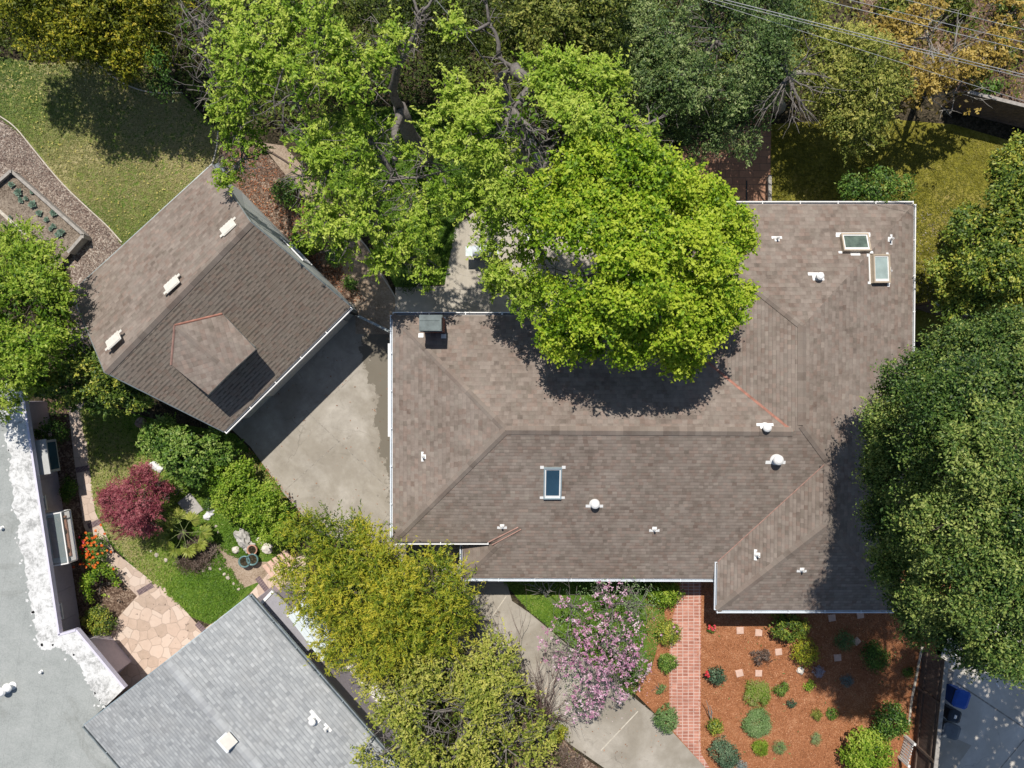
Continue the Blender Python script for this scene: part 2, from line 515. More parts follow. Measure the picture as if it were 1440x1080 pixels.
M_capgray = mat_shingle('grey_ridge_shingle', [(0, (0.288, 0.294, 0.305)), (.5, (0.4, 0.409, 0.415)), (1, (0.496, 0.51, 0.509))], expo=10, tab=.22, line=.3, tooth=.1, fine=.5, tint=0)
M_rust = mat_plain('rusty_flashing', (.34, .15, .105), .7, .35, 5)
M_dullrust = mat_plain('dull_rusty_flashing', (.34, .20, .16), .8, .3, 5)
M_white = mat_plain('white_paint', (.80, .79, .77), .5, .05, 4)
M_cream = mat_plain('cream_paint', (.66, .625, .56), .6, .08, 5)
M_gutter = mat_plain('gutter_metal', (.70, .74, .78), .4, .08, 3)
M_trough = mat_plain('shaded_trough', (.10, .12, .17), .6, .3, 4)  # dark blue colour stands in for the shade inside the channel
M_galv = mat_plain('galvanised_metal', (.33, .37, .37), .45, .25, 4, .5)
M_wall = mat_plain('house_stucco', (.52, .50, .46), .9, .08, 12, bump=.2)
M_wallgarage = mat_plain('garage_siding', (.45, .47, .44), .8, .1, 8, bump=.1)
M_brick = None
def mat_brick(name, c1, c2, mort, bw, bh, ms=.012, off=.5, vec=None, rz=0):
    t = NT(name)
    w = t.n('TexNoise', {'Vector': t.pos(), 'Scale': 1.7, 'Detail': 4}).outputs['Color']
    w = t.n('VectorMath', {0: t.n('VectorMath', {0: w, 1: (.5, .5, .5)}, operation='SUBTRACT').outputs[0], 'Scale': .07}, operation='SCALE').outputs[0]
    p = t.n('Mapping', {'Vector': t.n('VectorMath', {0: t.pos(), 1: w}, operation='ADD').outputs[0], 'Rotation': (0, 0, rz)}).outputs[0]
    b = t.n('TexBrick', {'Vector': p, 'Color1': (*c1, 1), 'Color2': (*c2, 1), 'Mortar': (*mort, 1), 'Scale': 1, 'Mortar Size': ms, 'Mortar Smooth': .3, 'Bias': 0, 'Brick Width': bw, 'Row Height': bh}, offset=off)
    n = t.noise(5, 6, .7)
    col = t.mix(.75, b.outputs[0], t.ramp(n, [(.25, (.45, .45, .45)), (.75, (1, 1, 1))]), 'MULTIPLY')
    col = t.mix(.3, col, b.outputs[0])
    col = t.mix(t.math('MULTIPLY', t.ramp(t.noise(.9, 6, .7), [(.5, (0, 0, 0)), (.68, (1, 1, 1))]), .45), col, tuple(c*.62 for c in c2))
    return t.finish(col, .9, t.bump(t.math('SUBTRACT', n, b.outputs['Fac']), .3, .01), spec=.15)
M_brickpath = mat_brick('brick_paving', (.62, .29, .21), (.42, .17, .12), (.68, .49, .41), .24, .14, .018, 0)
M_brickpatio = mat_brick('patio_brick', (.50, .28, .18), (.40, .22, .145), (.25, .17, .12), .6, .3, .015, .5)
M_brickchim = mat_brick('chimney_brick', (.30, .09, .055), (.22, .07, .045), (.4, .36, .32), .2, .07, .01)
def mat_flag(name, cols, scale, mort):
    t = NT(name)
    w = t.n('TexNoise', {'Vector': t.pos(), 'Scale': 2.2, 'Detail': 3}).outputs['Color']
    p = t.n('VectorMath', {0: t.pos(), 1: t.n('VectorMath', {0: w, 'Scale': .22}, operation='SCALE').outputs[0]}, operation='ADD').outputs[0]
    p = t.n('VectorMath', {0: p, 1: (1, 1, 0)}, operation='MULTIPLY').outputs[0]
    v = t.n('TexVoronoi', {'Vector': p, 'Scale': scale, 'Randomness': .9}, voronoi_dimensions='2D')
    e = t.n('TexVoronoi', {'Vector': p, 'Scale': scale, 'Randomness': .9}, voronoi_dimensions='2D', feature='DISTANCE_TO_EDGE').outputs['Distance']
    rnd = t.n('SeparateColor', {'Color': v.outputs['Color']}).outputs[0]
    n = t.noise(4, 8, .7)
    f = t.math('MULTIPLY_ADD', rnd, .6, t.math('MULTIPLY', n, .5))
    col = t.ramp(f, cols)
    jn = t.ramp(t.math('ADD', e, t.math('MULTIPLY', t.math('SUBTRACT', t.noise(9, 4), .5), .04)), [(.015, (1, 1, 1)), (.055, (0, 0, 0))])
    col = t.mix(t.math('MULTIPLY', jn, .75), col, mort)
    return t.finish(col, .85, t.bump(t.math('SUBTRACT', n, jn), .4, .015), spec=.2)
M_flag = mat_flag('flagstone', [(.2, (.42, .32, .25)), (.45, (.55, .42, .335)), (.7, (.62, .49, .40)), (1, (.60, .51, .43))], 2.3, (.40, .31, .25))
M_flagsmall = mat_flag('stone_path', [(.2, (.48, .37, .30)), (.6, (.57, .45, .37)), (1, (.64, .53, .45))], 2.9, (.40, .31, .25))
M_bandbrick = mat_brick('dark_brick_band', (.20, .14, .15), (.15, .11, .12), (.32, .25, .23), .1, .22, .01, 0, rz=.8)

def mat_concrete(name, lo, hi, stain=None):
    t = NT(name)
    n = t.noise(.55, 9, .62, dist=.5); n2 = t.noise(3.5, 8, .7); g = t.noise(55, 2)
    f = t.math('MULTIPLY_ADD', n2, .35, t.math('MULTIPLY', n, .6)); f = t.math('MULTIPLY_ADD', g, .12, f)
    col = t.ramp(f, [(.36, lo), (.52, tuple((a+b)/2 for a, b in zip(lo, hi))), (.7, hi)])
    sp = t.ramp(t.noise(1.9, 7, .75, dist=1), [(.56, (0, 0, 0)), (.72, (1, 1, 1))])
    col = t.mix(t.math('MULTIPLY', sp, .45), col, tuple(c*.6 for c in lo))
    cl = t.ramp(t.noise(.33, 5, .6, dist=.8), [(.42, (1, 1, 1)), (.6, (0, 0, 0))])
    col = t.mix(t.math('MULTIPLY', cl, .55), col, tuple(c*k for c, k in zip(lo, (.80, .77, .70))))
    ck = t.n('TexVoronoi', {'Vector': t.n('VectorMath', {0: t.pos(), 1: t.n('VectorMath', {0: t.n('TexNoise', {'Vector': t.pos(), 'Scale': 1.5, 'Detail': 5}).outputs['Color'], 'Scale': .8}, operation='SCALE').outputs[0]}, operation='ADD').outputs[0], 'Scale': .32}, feature='DISTANCE_TO_EDGE').outputs['Distance']
    ckm = t.math('MULTIPLY', t.ramp(ck, [(.0015, (1, 1, 1)), (.005, (0, 0, 0))]), t.ramp(t.noise(.5, 2), [(.5, (0, 0, 0)), (.6, (1, 1, 1))]))
    col = t.mix(t.math('MULTIPLY', ckm, .5), col, tuple(c*.4 for c in lo))
    if stain is not None:
        # an old water line: paler, scoured concrete on one side of a ragged edge
        a, b, dark = stain
        A = P(*a); B = P(*b); d = (B-A).normalized(); nv = Vector((-d.y, d.x, 0))
        dist = t.math('SUBTRACT', t.n('VectorMath', {0: t.pos(), 1: tuple(nv)}, operation='DOT_PRODUCT').outputs['Value'], A.dot(nv))
        rag = t.math('MULTIPLY_ADD', t.math('SUBTRACT', t.noise(1.3, 8, .68), .5), 2.1, dist)
        m = t.ramp(rag, [(0.0, (0, 0, 0)), (.07, (1, 1, 1))])
        col = t.mix(t.math('MULTIPLY', m, .9), col, dark)
    return t.finish(col, .88, t.bump(t.math('ADD', n2, g), .15, .01), spec=.2)
M_pad = mat_concrete('driveway_concrete', (0.283, 0.253, 0.214), (0.499, 0.455, 0.393), ((512, 500), (560, 760), (0.166, 0.145, 0.113)))
M_drive = mat_concrete('front_drive_concrete', (0.273, 0.243, 0.203), (0.468, 0.425, 0.362))
M_patio = mat_concrete('patio_concrete', (.42, .38, .32), (.58, .53, .46))
M_paleconc = mat_concrete('pale_concrete', (.55, .52, .48), (.78, .75, .71))
M_nbconc = mat_concrete('neighbour_concrete', (0.575, 0.54, 0.493), (0.775, 0.72, 0.638))
M_joint = mat_plain('joint', (.30, .27, .23), .95, .4, 8)

M_soil = mat_ground('soil', [(.2, (.018, .016, .009)), (.5, (.042, .034, .02)), (.85, (.11, .085, .055))], 1.2, 16, .5)
M_mulch = mat_ground('bark_mulch', [(.1, (.19, .075, .034)), (.4, (.31, .125, .055)), (.65, (.39, .165, .078)), (.95, (.50, .27, .15))], 2.5, 30, .5, .7, big=.25)
M_bed = mat_ground('garden_bed_mulch', [(.1, (.055, .034, .024)), (.45, (.13, .083, .058)), (.7, (.21, .145, .105)), (.95, (.38, .29, .22))], 2, 18, .65, .9, big=.3)
M_chips = mat_ground('wood_chips', [(.1, (.11, .075, .062)), (.4, (.21, .155, .125)), (.65, (.30, .235, .19)), (.95, (.50, .43, .36))], 2, 20, .75, .9, big=.15)
M_dirt = mat_ground('bare_dirt', [(.2, (.22, .16, .11)), (.5, (.34, .26, .19)), (.8, (.45, .36, .28))], 1.6, 25, .35, .5, big=.3)
M_lawn = mat_ground('dry_lawn', [(.15, (.07, .125, .02)), (.42, (.145, .195, .04)), (.62, (.26, .245, .09)), (.85, (.40, .34, .18))], .9, 20, .35, .6, big=.75, bs=.22)
M_moss = mat_ground('mossy_lawn', [(.15, (.09, .085, .012)), (.45, (.19, .175, .022)), (.7, (.27, .235, .05)), (.95, (.33, .25, .11))], 1.4, 20, .35, .6, big=.4, bs=.35)
M_green = mat_ground('green_lawn', [(.15, (.03, .065, .008)), (.45, (.075, .145, .018)), (.7, (.13, .19, .03)), (.95, (.22, .21, .07))], 1.6, 20, .4, .6, big=.35)
tgv = NT('roof_gravel')
_a = tgv.noise(1.1, 8, .65); _g = tgv.n('SeparateColor', {'Color': tgv.n('TexVoronoi', {'Vector': tgv.pos(), 'Scale': 26}).outputs['Color']}).outputs[0]
_f = tgv.math('MULTIPLY_ADD', tgv.math('SUBTRACT', _g, .5), .32, _a)
_c = tgv.ramp(_f, [(.1, (.25, .26, .25)), (.45, (.33, .345, .33)), (.75, (.385, .395, .38)), (1, (.47, .47, .45))])
_p = tgv.noise(.28, 5, .6, dist=1.2)
_c = tgv.mix(tgv.math('MULTIPLY', tgv.ramp(_p, [(.52, (0, 0, 0)), (.56, (1, 1, 1)), (.59, (.25, .25, .25)), (.7, (.3, .3, .3))]), .30), _c, (.20, .20, .18))
_s = tgv.n('SeparateXYZ', {0: tgv.n('Mapping', {'Vector': tgv.pos(), 'Rotation': (0, 0, .15)}).outputs[0]})
_seam = tgv.math('LESS_THAN', tgv.math('ABSOLUTE', tgv.math('SUBTRACT', tgv.math('FRACT', tgv.math('DIVIDE', _s.outputs[0], 1.02)), .5)), .012)
_c = tgv.mix(tgv.math('MULTIPLY', _seam, .18), _c, (.16, .165, .16))
M_gravel = tgv.finish(_c, .95, tgv.bump(_f, .35, .03), spec=.12)
tc = NT('white_roof_coating')
_n = tc.noise(2.2, 9, .75, dist=.8); _m = tc.noise(9, 6, .7)
_f = tc.math('MULTIPLY_ADD', _m, .4, tc.math('MULTIPLY', _n, .7))
M_coat = tc.finish(tc.ramp(_f, [(.45, (.33, .33, .32)), (.51, (.52, .515, .50)), (.58, (.68, .675, .66)), (.8, (.76, .755, .74))]), .7, tc.bump(_f, .4))
M_mauve = mat_plain('mauve_siding', (.47, .42, .46), .8, .08, 6, bump=.1)
M_violet = mat_plain('violet_trim', (.66, .63, .74), .5, .06, 4)
M_glass = mat_plain('dark_glass', (.03, .07, .11), .05, .2, 1, spec=.8)
M_paleglass = mat_plain('pale_glass', (.36, .44, .42), .08, .15, 2, spec=.8)
M_greenglass = mat_plain('room_glass', (.10, .13, .10), .08, .5, 3, spec=.8)
M_frame = mat_plain('skylight_frame', (.36, .44, .47), .4, .08, 4, .3)
M_tan = mat_plain('tan_frame', (.46, .37, .27), .5, .1, 4)
M_wood = mat_plain('weathered_wood', (.34, .31, .275), .85, .25, 7, bump=.3)
M_darkwood = mat_plain('dark_fence_wood', (.13, .09, .07), .9, .3, 6, bump=.3)
M_palewood = mat_plain('pale_wood_edging', (.55, .49, .40), .85, .2, 7)
M_black = mat_plain('black_metal', (.03, .035, .035), .5, .2, 5)
M_blue = mat_plain('blue_plastic', (.015, .09, .42), .45, .12, 4)
M_blackpl = mat_plain('black_plastic', (.025, .035, .05), .45, .2, 4)
M_graypl = mat_plain('grey_plastic', (.14, .16, .18), .5, .15, 4)
M_pink = mat_plain('pink_stone', (.62, .42, .33), .9, .14, 6, bump=.3)
M_rock = mat_plain('grey_rock', (.42, .40, .37), .9, .35, 3.5, bump=.7)
M_palerock = mat_plain('pale_rock', (.66, .60, .52), .9, .25, 4, bump=.6)
M_slate = mat_plain('slate_slab', (.40, .375, .35), .85, .2, 4, bump=.4)
M_grayroof = mat_plain('grey_flat_roof', (.33, .32, .345), .8, .12, 2.2, grime=(.22, .21, .23))
M_bluepanel = mat_plain('pale_blue_panel', (.62, .68, .71), .5, .08, 2, grime=(.5, .54, .55))
M_terra = mat_plain('terracotta', (.50, .27, .19), .8, .15, 6)
M_teal = mat_plain('teal_glaze', (.12, .21, .21), .35, .25, 6)
M_wire = mat_plain('wire', (.40, .40, .40), .5, .15, 2, .3)

# ------------------------------------------------------------------ the ground
mb = MB(); mb.face([(-400, -400, 0), (400, -400, 0), (400, 400, 0), (-400, 400, 0)])
tag(mb.build('ground', M_soil), kind='structure')
sheet('lawn', [(-120, 60), (60, 90), (130, 85), (250, 125), (312, 190), (303, 250), (310, 330), (215, 440), (165, 335), (125, 292), (85, 255), (45, 205), (0, 160), (-120, 110)], .004, M_lawn)
sheet('wood_chip_path', [(-120, 112), (0, 162), (45, 206), (85, 256), (125, 293), (168, 337), (222, 440), (160, 520), (90, 520), (100, 380), (-60, 330), (-120, 260)], .008, M_chips)
sheet('dirt_path', [(365, 200), (400, 205), (450, 262), (505, 330), (545, 395), (562, 432), (600, 470), (500, 470), (500, 430), (470, 345), (425, 275)], .008, M_dirt)
sheet('garden_bed', [(310, 205), (365, 205), (425, 270), (480, 350), (520, 420), (515, 450), (470, 440), (340, 300)], .004, M_bed)
sheet('shady_lawn', [(400, 180), (500, 150), (720, 150), (660, 280), (625, 400), (556, 404), (515, 325), (455, 255)], .005, M_green)
sheet('patio', [(556, 404), (625, 402), (640, 320), (700, 270), (722, 190), (748, 190), (790, 260), (1000, 300), (1000, 520), (556, 520)], .009, M_patio)
sheet('brick_patio', [(930, 215), (1000, 195), (1085, 150), (1082, 330), (930, 330)], .008, M_brickpatio)
sheet('side_lawn', [(1082, 175), (1220, 165), (1340, 175), (1480, 215), (1480, 480), (1240, 480), (1082, 330)], .004, M_moss)
sheet('hill_slope', [(1180, -80), (1600, -120), (1600, 150), (1430, 150), (1330, 125), (1240, 90)], .006, M_bed)
dp = [(495, 425), (600, 440), (620, 700), (700, 790), (720, 845), (745, 862), (790, 900), (872, 965), (930, 1012), (1020, 1110), (905, 1130), (850, 1080), (792, 1040), (740, 960), (620, 880), (520, 800), (435, 735), (400, 695), (352, 628), (300, 580), (330, 520), (430, 420)]
sheet('driveway', dp[:4]+[(700, 840), (640, 860)]+dp[15:], .006, M_pad)
sheet('front_drive', [(600, 760), (702, 780), (720, 845), (745, 862), (790, 900), (872, 965), (930, 1012), (1020, 1110), (905, 1130), (850, 1080), (792, 1040), (740, 960), (640, 900)], .012, M_drive)
sheet('front_lawn', [(690, 800), (930, 800), (935, 870), (915, 945), (885, 965), (870, 962), (790, 898), (745, 860)], .006, M_green)
sheet('mulch_bed', [(905, 800), (1345, 780), (1330, 900), (1295, 1010), (1270, 1120), (1015, 1110), (930, 1012), (880, 962), (908, 950), (912, 870)], .005, M_mulch)
sheet('brick_path', [(962, 790), (986, 790), (985, 1040), (986, 1060), (1010, 1100), (966, 1050), (942, 1022), (941, 960), (942, 880), (950, 855)], .012, M_brickpath)
sheet('corner_bed', [(780, 1015), (800, 1050), (850, 1085), (870, 1130), (700, 1130), (720, 1000)], .014, M_bed)
sheet('neighbour_yard', [(1318, 900), (1700, 800), (1700, 1300), (1245, 1300), (1290, 1090)], .005, M_nbconc)
sheet('concrete_patch', [(1318, 1027), (1366, 1048), (1340, 1085), (1290, 1078)], .010, M_patio)
# the flagstone garden on the left
sheet('garden_lawn', [(110, 560), (220, 590), (330, 610), (360, 640), (430, 735), (400, 790), (300, 880), (270, 868), (210, 820), (150, 760), (120, 690)], .004, M_green)
sheet('garden_dirt', [(300, 760), (345, 790), (400, 790), (372, 815), (335, 830), (300, 790)], .008, M_dirt)
sheet('planting_bed', [(60, 560), (105, 560), (108, 660), (118, 730), (150, 790), (200, 830), (190, 850), (130, 930), (60, 920)], .003, M_bed)
sheet('stone_path', [(95, 565), (118, 565), (124, 640), (134, 720), (160, 775), (215, 818), (193, 838), (140, 785), (118, 740), (105, 650)], .010, M_flagsmall)
sheet('flagstone_terrace', [(193, 838), (222, 815), (285, 886), (345, 842), (392, 790), (430, 780), (430, 830), (300, 960), (190, 1010), (130, 960), (165, 870)], .012, M_flag)
sheet('side_path', [(430, 890), (470, 880), (500, 920), (600, 1060), (600, 1130), (480, 1000)], .006, M_paleconc)
for nm, a, b in (('brick_band', (194, 834), (215, 822)), ('brick_band', (277, 876), (288, 888)), ('brick_band', (107, 661), (126, 658)), ('brick_band', (124, 740), (142, 733)), ('brick_band', (362, 812), (377, 832))):
    A = P(*a); B = P(*b); d = (B-A).normalized(); w = Vector((-d.y, d.x, 0))*.12
    mb = MB(); mb.face([(p.x, p.y, .017) for p in (A-w, B-w, B+w, A+w)]); tag(mb.build(nm, M_bandbrick), kind='structure')
# saw-cut joints of the concrete
mb = MB()
for a, b, w in (((430, 577), (560, 700), .018), ((470, 555), (500, 525), .015), ((478, 620), (400, 690), .015), ((560, 700), (522, 760), .015), ((600, 640), (540, 690), .012),):
    A = P(*a); B = P(*b); d = (B-A).normalized(); n = Vector((-d.y, d.x, 0))*w
    mb.face([(p.x, p.y, .010) for p in (A-n, B-n, B+n, A+n)])
tag(mb.build('pavement_joint', M_joint), kind='structure')
mb = MB()
for a, b, w in (((712, 838), (690, 870), .02), ((897, 1000), (845, 1055), .025), ((800, 930), (755, 985), .015)):
    A = P(*a); B = P(*b); d = (B-A).normalized(); n = Vector((-d.y, d.x, 0))*w
    mb.face([(p.x, p.y, .016) for p in (A-n, B-n, B+n, A+n)])
tag(mb.build('pavement_joint', mat_plain('pale_joint', (.52, .47, .39), .9, .2, 6)), kind='structure')
mb = MB()
for a, b, w in (((1345, 960), (1450, 1030), .03), ((1440, 1040), (1390, 1100), .02)):
    A = P(*a); B = P(*b); d = (B-A).normalized(); n = Vector((-d.y, d.x, 0))*w
    mb.face([(p.x, p.y, .009) for p in (A-n, B-n, B+n, A+n)])
for a, b, w in (((556, 408), (700, 407), .02),):
    A = P(*a); B = P(*b); d = (B-A).normalized(); n = Vector((-d.y, d.x, 0))*w
    mb.face([(p.x, p.y, .013) for p in (A-n, B-n, B+n, A+n)])
tag(mb.build('pavement_joint', M_joint), kind='structure')

# ------------------------------------------------------------------ roof helpers
from mathutils.geometry import tessellate_polygon
def cap(mb, a, b, n1, n2, wid=.16, lift=.02, m=0):
    """n1: normal of the plane on the left of a->b, n2: on the right"""
    a = Vector(a); b = Vector(b); e = (b-a).normalized(); L = (b-a).length
    dl = n1.cross(e).normalized(); dr = e.cross(n2).normalized()
    k = ((n1+n2)*.5).normalized()*lift
    o1 = n1*lift*.5; o2 = n2*lift*.5
    for d, o in ((dl, o1), (dr, o2)):
        q = [a+k, b+k, b+d*wid+o, a+d*wid+o]
        uv = [(0, 5), (L, 5), (L, 5+wid), (0, 5+wid)]
        if d is dl: pass
        else: q = [q[1], q[0], q[3], q[2]]; uv = [uv[1], uv[0], uv[3], uv[2]]
        mb.face(q, m, uv)
def gutter(parent, line, z, outw, name='gutter', w=.11, h=.12, mats=None):
    """open channel along the eave line (list of xy points), outw = side on which it hangs (+1 left of travel)"""
    mb = MB()
    for a, b in zip(line[:-1], line[1:]):
        a = Vector((a[0], a[1], z)); b = Vector((b[0], b[1], z)); u = (b-a).normalized(); L = (b-a).length
        n = Vector((-u.y, u.x, 0))*outw
        mb.obox(a, u, n, UP, 0, L, 0, w, -h, -h+.012, 1)          # bottom
        mb.obox(a, u, n, UP, 0, L, w-.028, w+.012, -h+.013, .012, 0)  # outer lip
        mb.obox(a, u, n, UP, 0, L, 0, .012, -h+.013, -.01, 0)
        k = max(1, int(L/1.35))
        for i in range(k+1):                                       # hanger straps
            t = min(max(L*i/k, .02), L-.02)
            mb.obox(a, u, n, UP, t-.018, t+.018, .012, w+.02, -.005, .018, 0)
    return mb.build(name, mats or [M_white, M_trough], parent)

def on(pl, px, py):
    return pl.at(px, py)

def roof_vent(parent, pl, px, py, kind, rz=0, s=1.0):
    """white vent on its flashing plate; the plate is a part of its own"""
    o = pl.at(px, py)
    u = (pl.u*math.cos(rz)+pl.v*math.sin(rz)); v = pl.n.cross(u)
    f = MB(); b = MB()
    if kind == 'pipe':
        f.obox(o, u, v, pl.n, -.24*s, .24*s, -.02*s, .07*s, .004, .014)
        f.obox(o, u, v, pl.n, -.11*s, .11*s, .07*s, .24*s, .004, .016)
        f.obox(o, u, v, pl.n, -.24*s, -.15*s, .07*s, .11*s, .004, .016)
        f.obox(o, u, v, pl.n, .15*s, .24*s, .07*s, .11*s, .004, .016)
        b.lathe(o+v*.10*s, [(.10*s, .01), (.07*s, .06), (.045*s, .10), (.045*s, .30*s), (.03*s, .30*s), (.03*s, .2*s)], 12)
    elif kind == 'dome':
        f.obox(o, u, v, pl.n, -.40*s, .40*s, -.20*s, -.06*s, .004, .014)
        fp = MB(); fp.lathe(o, [(.24*s, .004), (.24*s, .02), (.1*s, .02)], 18, 0, pl.n)
        c = o
        b.lathe(c, [(.13*s, .01), (.13*s, .26*s), (.20*s, .27*s), (.21*s, .31*s), (.18*s, .37*s), (.11*s, .42*s), (.03*s, .44*s)], 18)
    elif kind == 'cowl':
        f.obox(o, u, v, pl.n, -.28*s, .24*s, -.06*s, .34*s, .004, .014)
        f.obox(o, u, v, pl.n, .24*s, .42*s, -.06*s, .09*s, .004, .014)
        c = o+v*.16*s
        b.lathe(c, [(.11*s, .01), (.11*s, .25*s), (.17*s, .26*s), (.17*s, .33*s), (.1*s, .38*s)], 16)
    elif kind == 'low':
        f.obox(o, u, v, pl.n, -.62*s, -.40*s, -.30*s, -.12*s, .004, .02)
        fp = MB(); fp.obox(o, u, v, pl.n, .40*s, .62*s, .06*s, .24*s, .004, .02)
        for q in ((-.44, .44, -.36, .36, .005, .03), (-.38, .38, -.31, .31, .03, .05)):
            b.obox(o, u, v, pl.n, q[0]*s, q[1]*s, q[2]*s, q[3]*s, q[4], q[5])
        for i in range(5): b.obox(o, u, v, pl.n, (-.42+.18*i)*s, (-.36+.18*i)*s, -.40*s, -.362*s, .005, .025)
    m = M_white if kind != 'low' else M_cream
    vo = b.build('roof_vent', m, parent, smooth=False)
    f.build('flashing', m, vo)
    if kind == 'dome': fp.build('base_plate', m, vo)
    if kind == 'low': fp.build('flashing', m, vo)
    return vo

def skylight(parent, pl, corners, mf, mg, mfl, h=.14, bar=.07, tabs=True, sides=None):
    """corners: photo pixels of the frame, clockwise from top left"""
    pts = [pl.at(*c) for c in corners]
    o = sum(pts, Vector((0, 0, 0)))/4
    u = ((pts[1]-pts[0])+(pts[2]-pts[3])).normalized(); v = pl.n.cross(u)
    a = ((pts[1]-pts[0]).length+(pts[2]-pts[3]).length)/4*.97; b = ((pts[3]-pts[0]).length+(pts[2]-pts[1]).length)/4*.97
    fr = MB(); gl = MB(); n = pl.n
    fr.obox(o, u, v, n, -a, a, b-bar, b, .0, h); fr.obox(o, u, v, n, -a, a, -b, -b+bar, 0, h)
    fr.obox(o, u, v, n, -a, -a+bar, -b+bar, b-bar, 0, h-.003); fr.obox(o, u, v, n, a-bar, a, -b+bar, b-bar, 0, h-.003)
    inn = bar+.045
    fr.obox(o, u, v, n, -a+bar, a-bar, b-inn, b-bar, 0, h-.03, 1); fr.obox(o, u, v, n, -a+bar, a-bar, -b+bar, -b+inn+.05, 0, h-.03, 1)
    fr.obox(o, u, v, n, -a+bar, -a+inn, -b+inn+.05, b-inn, 0, h-.033, 1); fr.obox(o, u, v, n, a-inn, a-bar, -b+inn+.05, b-inn, 0, h-.033, 1)
    gl.obox(o, u, v, n, -a+inn, a-inn, -b+inn+.05, b-inn, 0, h-.045)
    f = fr.build('skylight', [mf, M_white], parent)
    gl.build('pane', mg, f)
    for sx, sy in ((-1, 1), (1, 1), (-1, -1), (1, -1)):
        fl = MB(); fl.obox(o, u, v, n, sx*a if sx > 0 else -a-.14, a+.14 if sx > 0 else -a, (b-.07) if sy > 0 else (-b-.03), (b+.05) if sy > 0 else (-b+.07), .004, .018); fl.build('flashing', mfl, f)
    for s in sides or ():
        q = {'n': (-a-.12, a+.16, b, b+.13), 'e': (a, a+.11, -b-.14, b+.1), 's': (-a*.4, a*.3, -b-.12, -b), 'w': (-a-.06, -a, -b, b)}[s]
        fl = MB(); fl.obox(o, u, v, n, *q, .003, .016); fl.build('flashing', mfl, f)
    return f

def wall_run(mb, pts, z0, z1, t=.18, m=0):
    """thin upright walls along a closed outline (xy)"""
    n = len(pts)
    for i in range(n):
        a = Vector((pts[i][0], pts[i][1], 0)); b = Vector((pts[(i+1) % n][0], pts[(i+1) % n][1], 0))
        mb.face([(a.x, a.y, z0), (b.x, b.y, z0), (b.x, b.y, z1), (a.x, a.y, z1)], m)
def inset(pts, d):
    """shrink a counter-clockwise outline by d"""
    out = []
    n = len(pts)
    for i in range(n):
        p0 = Vector(pts[i-1][:2]); p1 = Vector(pts[i][:2]); p2 = Vector(pts[(i+1) % n][:2])
        d1 = (p1-p0).normalized(); d2 = (p2-p1).normalized()
        n1 = Vector((-d1.y, d1.x)); n2 = Vector((-d2.y, d2.x))
        k = 1+n1.dot(n2)
        out.append(p1+(n1+n2)*(d/max(k, .2)))
    return out
def wall_window(parent, a, b, t, w, z0, z1, out, frame=M_white, glass=M_glass, name='window'):
    """framed window on the wall a-b, centre t metres along, facing side out (+1 left of travel)"""
    a = Vector((a[0], a[1], 0)); b = Vector((b[0], b[1], 0)); u = (b-a).normalized(); n = Vector((-u.y, u.x, 0))*out
    f = MB(); g = MB()
    f.obox(a, u, UP, n, t-w/2-.07, t+w/2+.07, z1, z1+.08, .002, .05); f.obox(a, u, UP, n, t-w/2-.09, t+w/2+.09, z0-.07, z0, .002, .08)
    f.obox(a, u, UP, n, t-w/2-.07, t-w/2, z0, z1, .002, .05); f.obox(a, u, UP, n, t+w/2, t+w/2+.07, z0, z1, .002, .05)
    f.obox(a, u, UP, n, t-.02, t+.02, z0, z1, .003, .035)
    g.obox(a, u, UP, n, t-w/2, t+w/2, z0, z1, .001, .015)
    fo = f.build(name, frame, parent); g.build('pane', glass, fo)
    return fo

# ------------------------------------------------------------------ the main house
ZE, ZL, ZM = 2.75, 2.3, 4.4
A = P(552, 443, ZE); B = P(552, 762, ZE)
M1 = P(711, 605, ZM); M2 = P(1115, 607, ZM)
pF = Plane(B, M2, M1)
C = pF.at(702, 763); D = pF.at(650, 813); D2 = P(650, 762, D.z); E = pF.at(1008, 814); V = pF.at(1009, 790)
SW = P(1008, 858, V.z); SE = P(1262, 858, V.z)
X = pF.at(1165, 648); L1 = P(1163, 738, X.z); W2 = pF.at(1128, 598); W1 = P(1128, 459, W2.z)
NW = P(913, 287, ZE); NE = P(1285, 287, ZE); IN = P(913, 443, ZE); SEu = P(1281, 690, ZE); SEl = P(1262, 700, V.z)
ZL, ZV = D.z, V.z
pW = Plane(A, M1, B); pT = Plane(A, IN, M1); pBW = Plane(D2, D, C)
pWW = Plane(NW, W1, IN); pN = Plane(NW, NE, W1); pE = Plane(NE, SEu, W1); pLW = Plane(V, SW, L1); pLS = Plane(SW, SE, L1); pLE = Plane(SE, SEl, L1)
house = empty('family_house', P(920, 600, 0), 'low ranch house under a brown shingle hip roof with three skylights and white roof vents', 'house')
SHADE_LINED = (pF, pLS, pWW, pLW)  # planes that get the painted course shade
mb = MB()
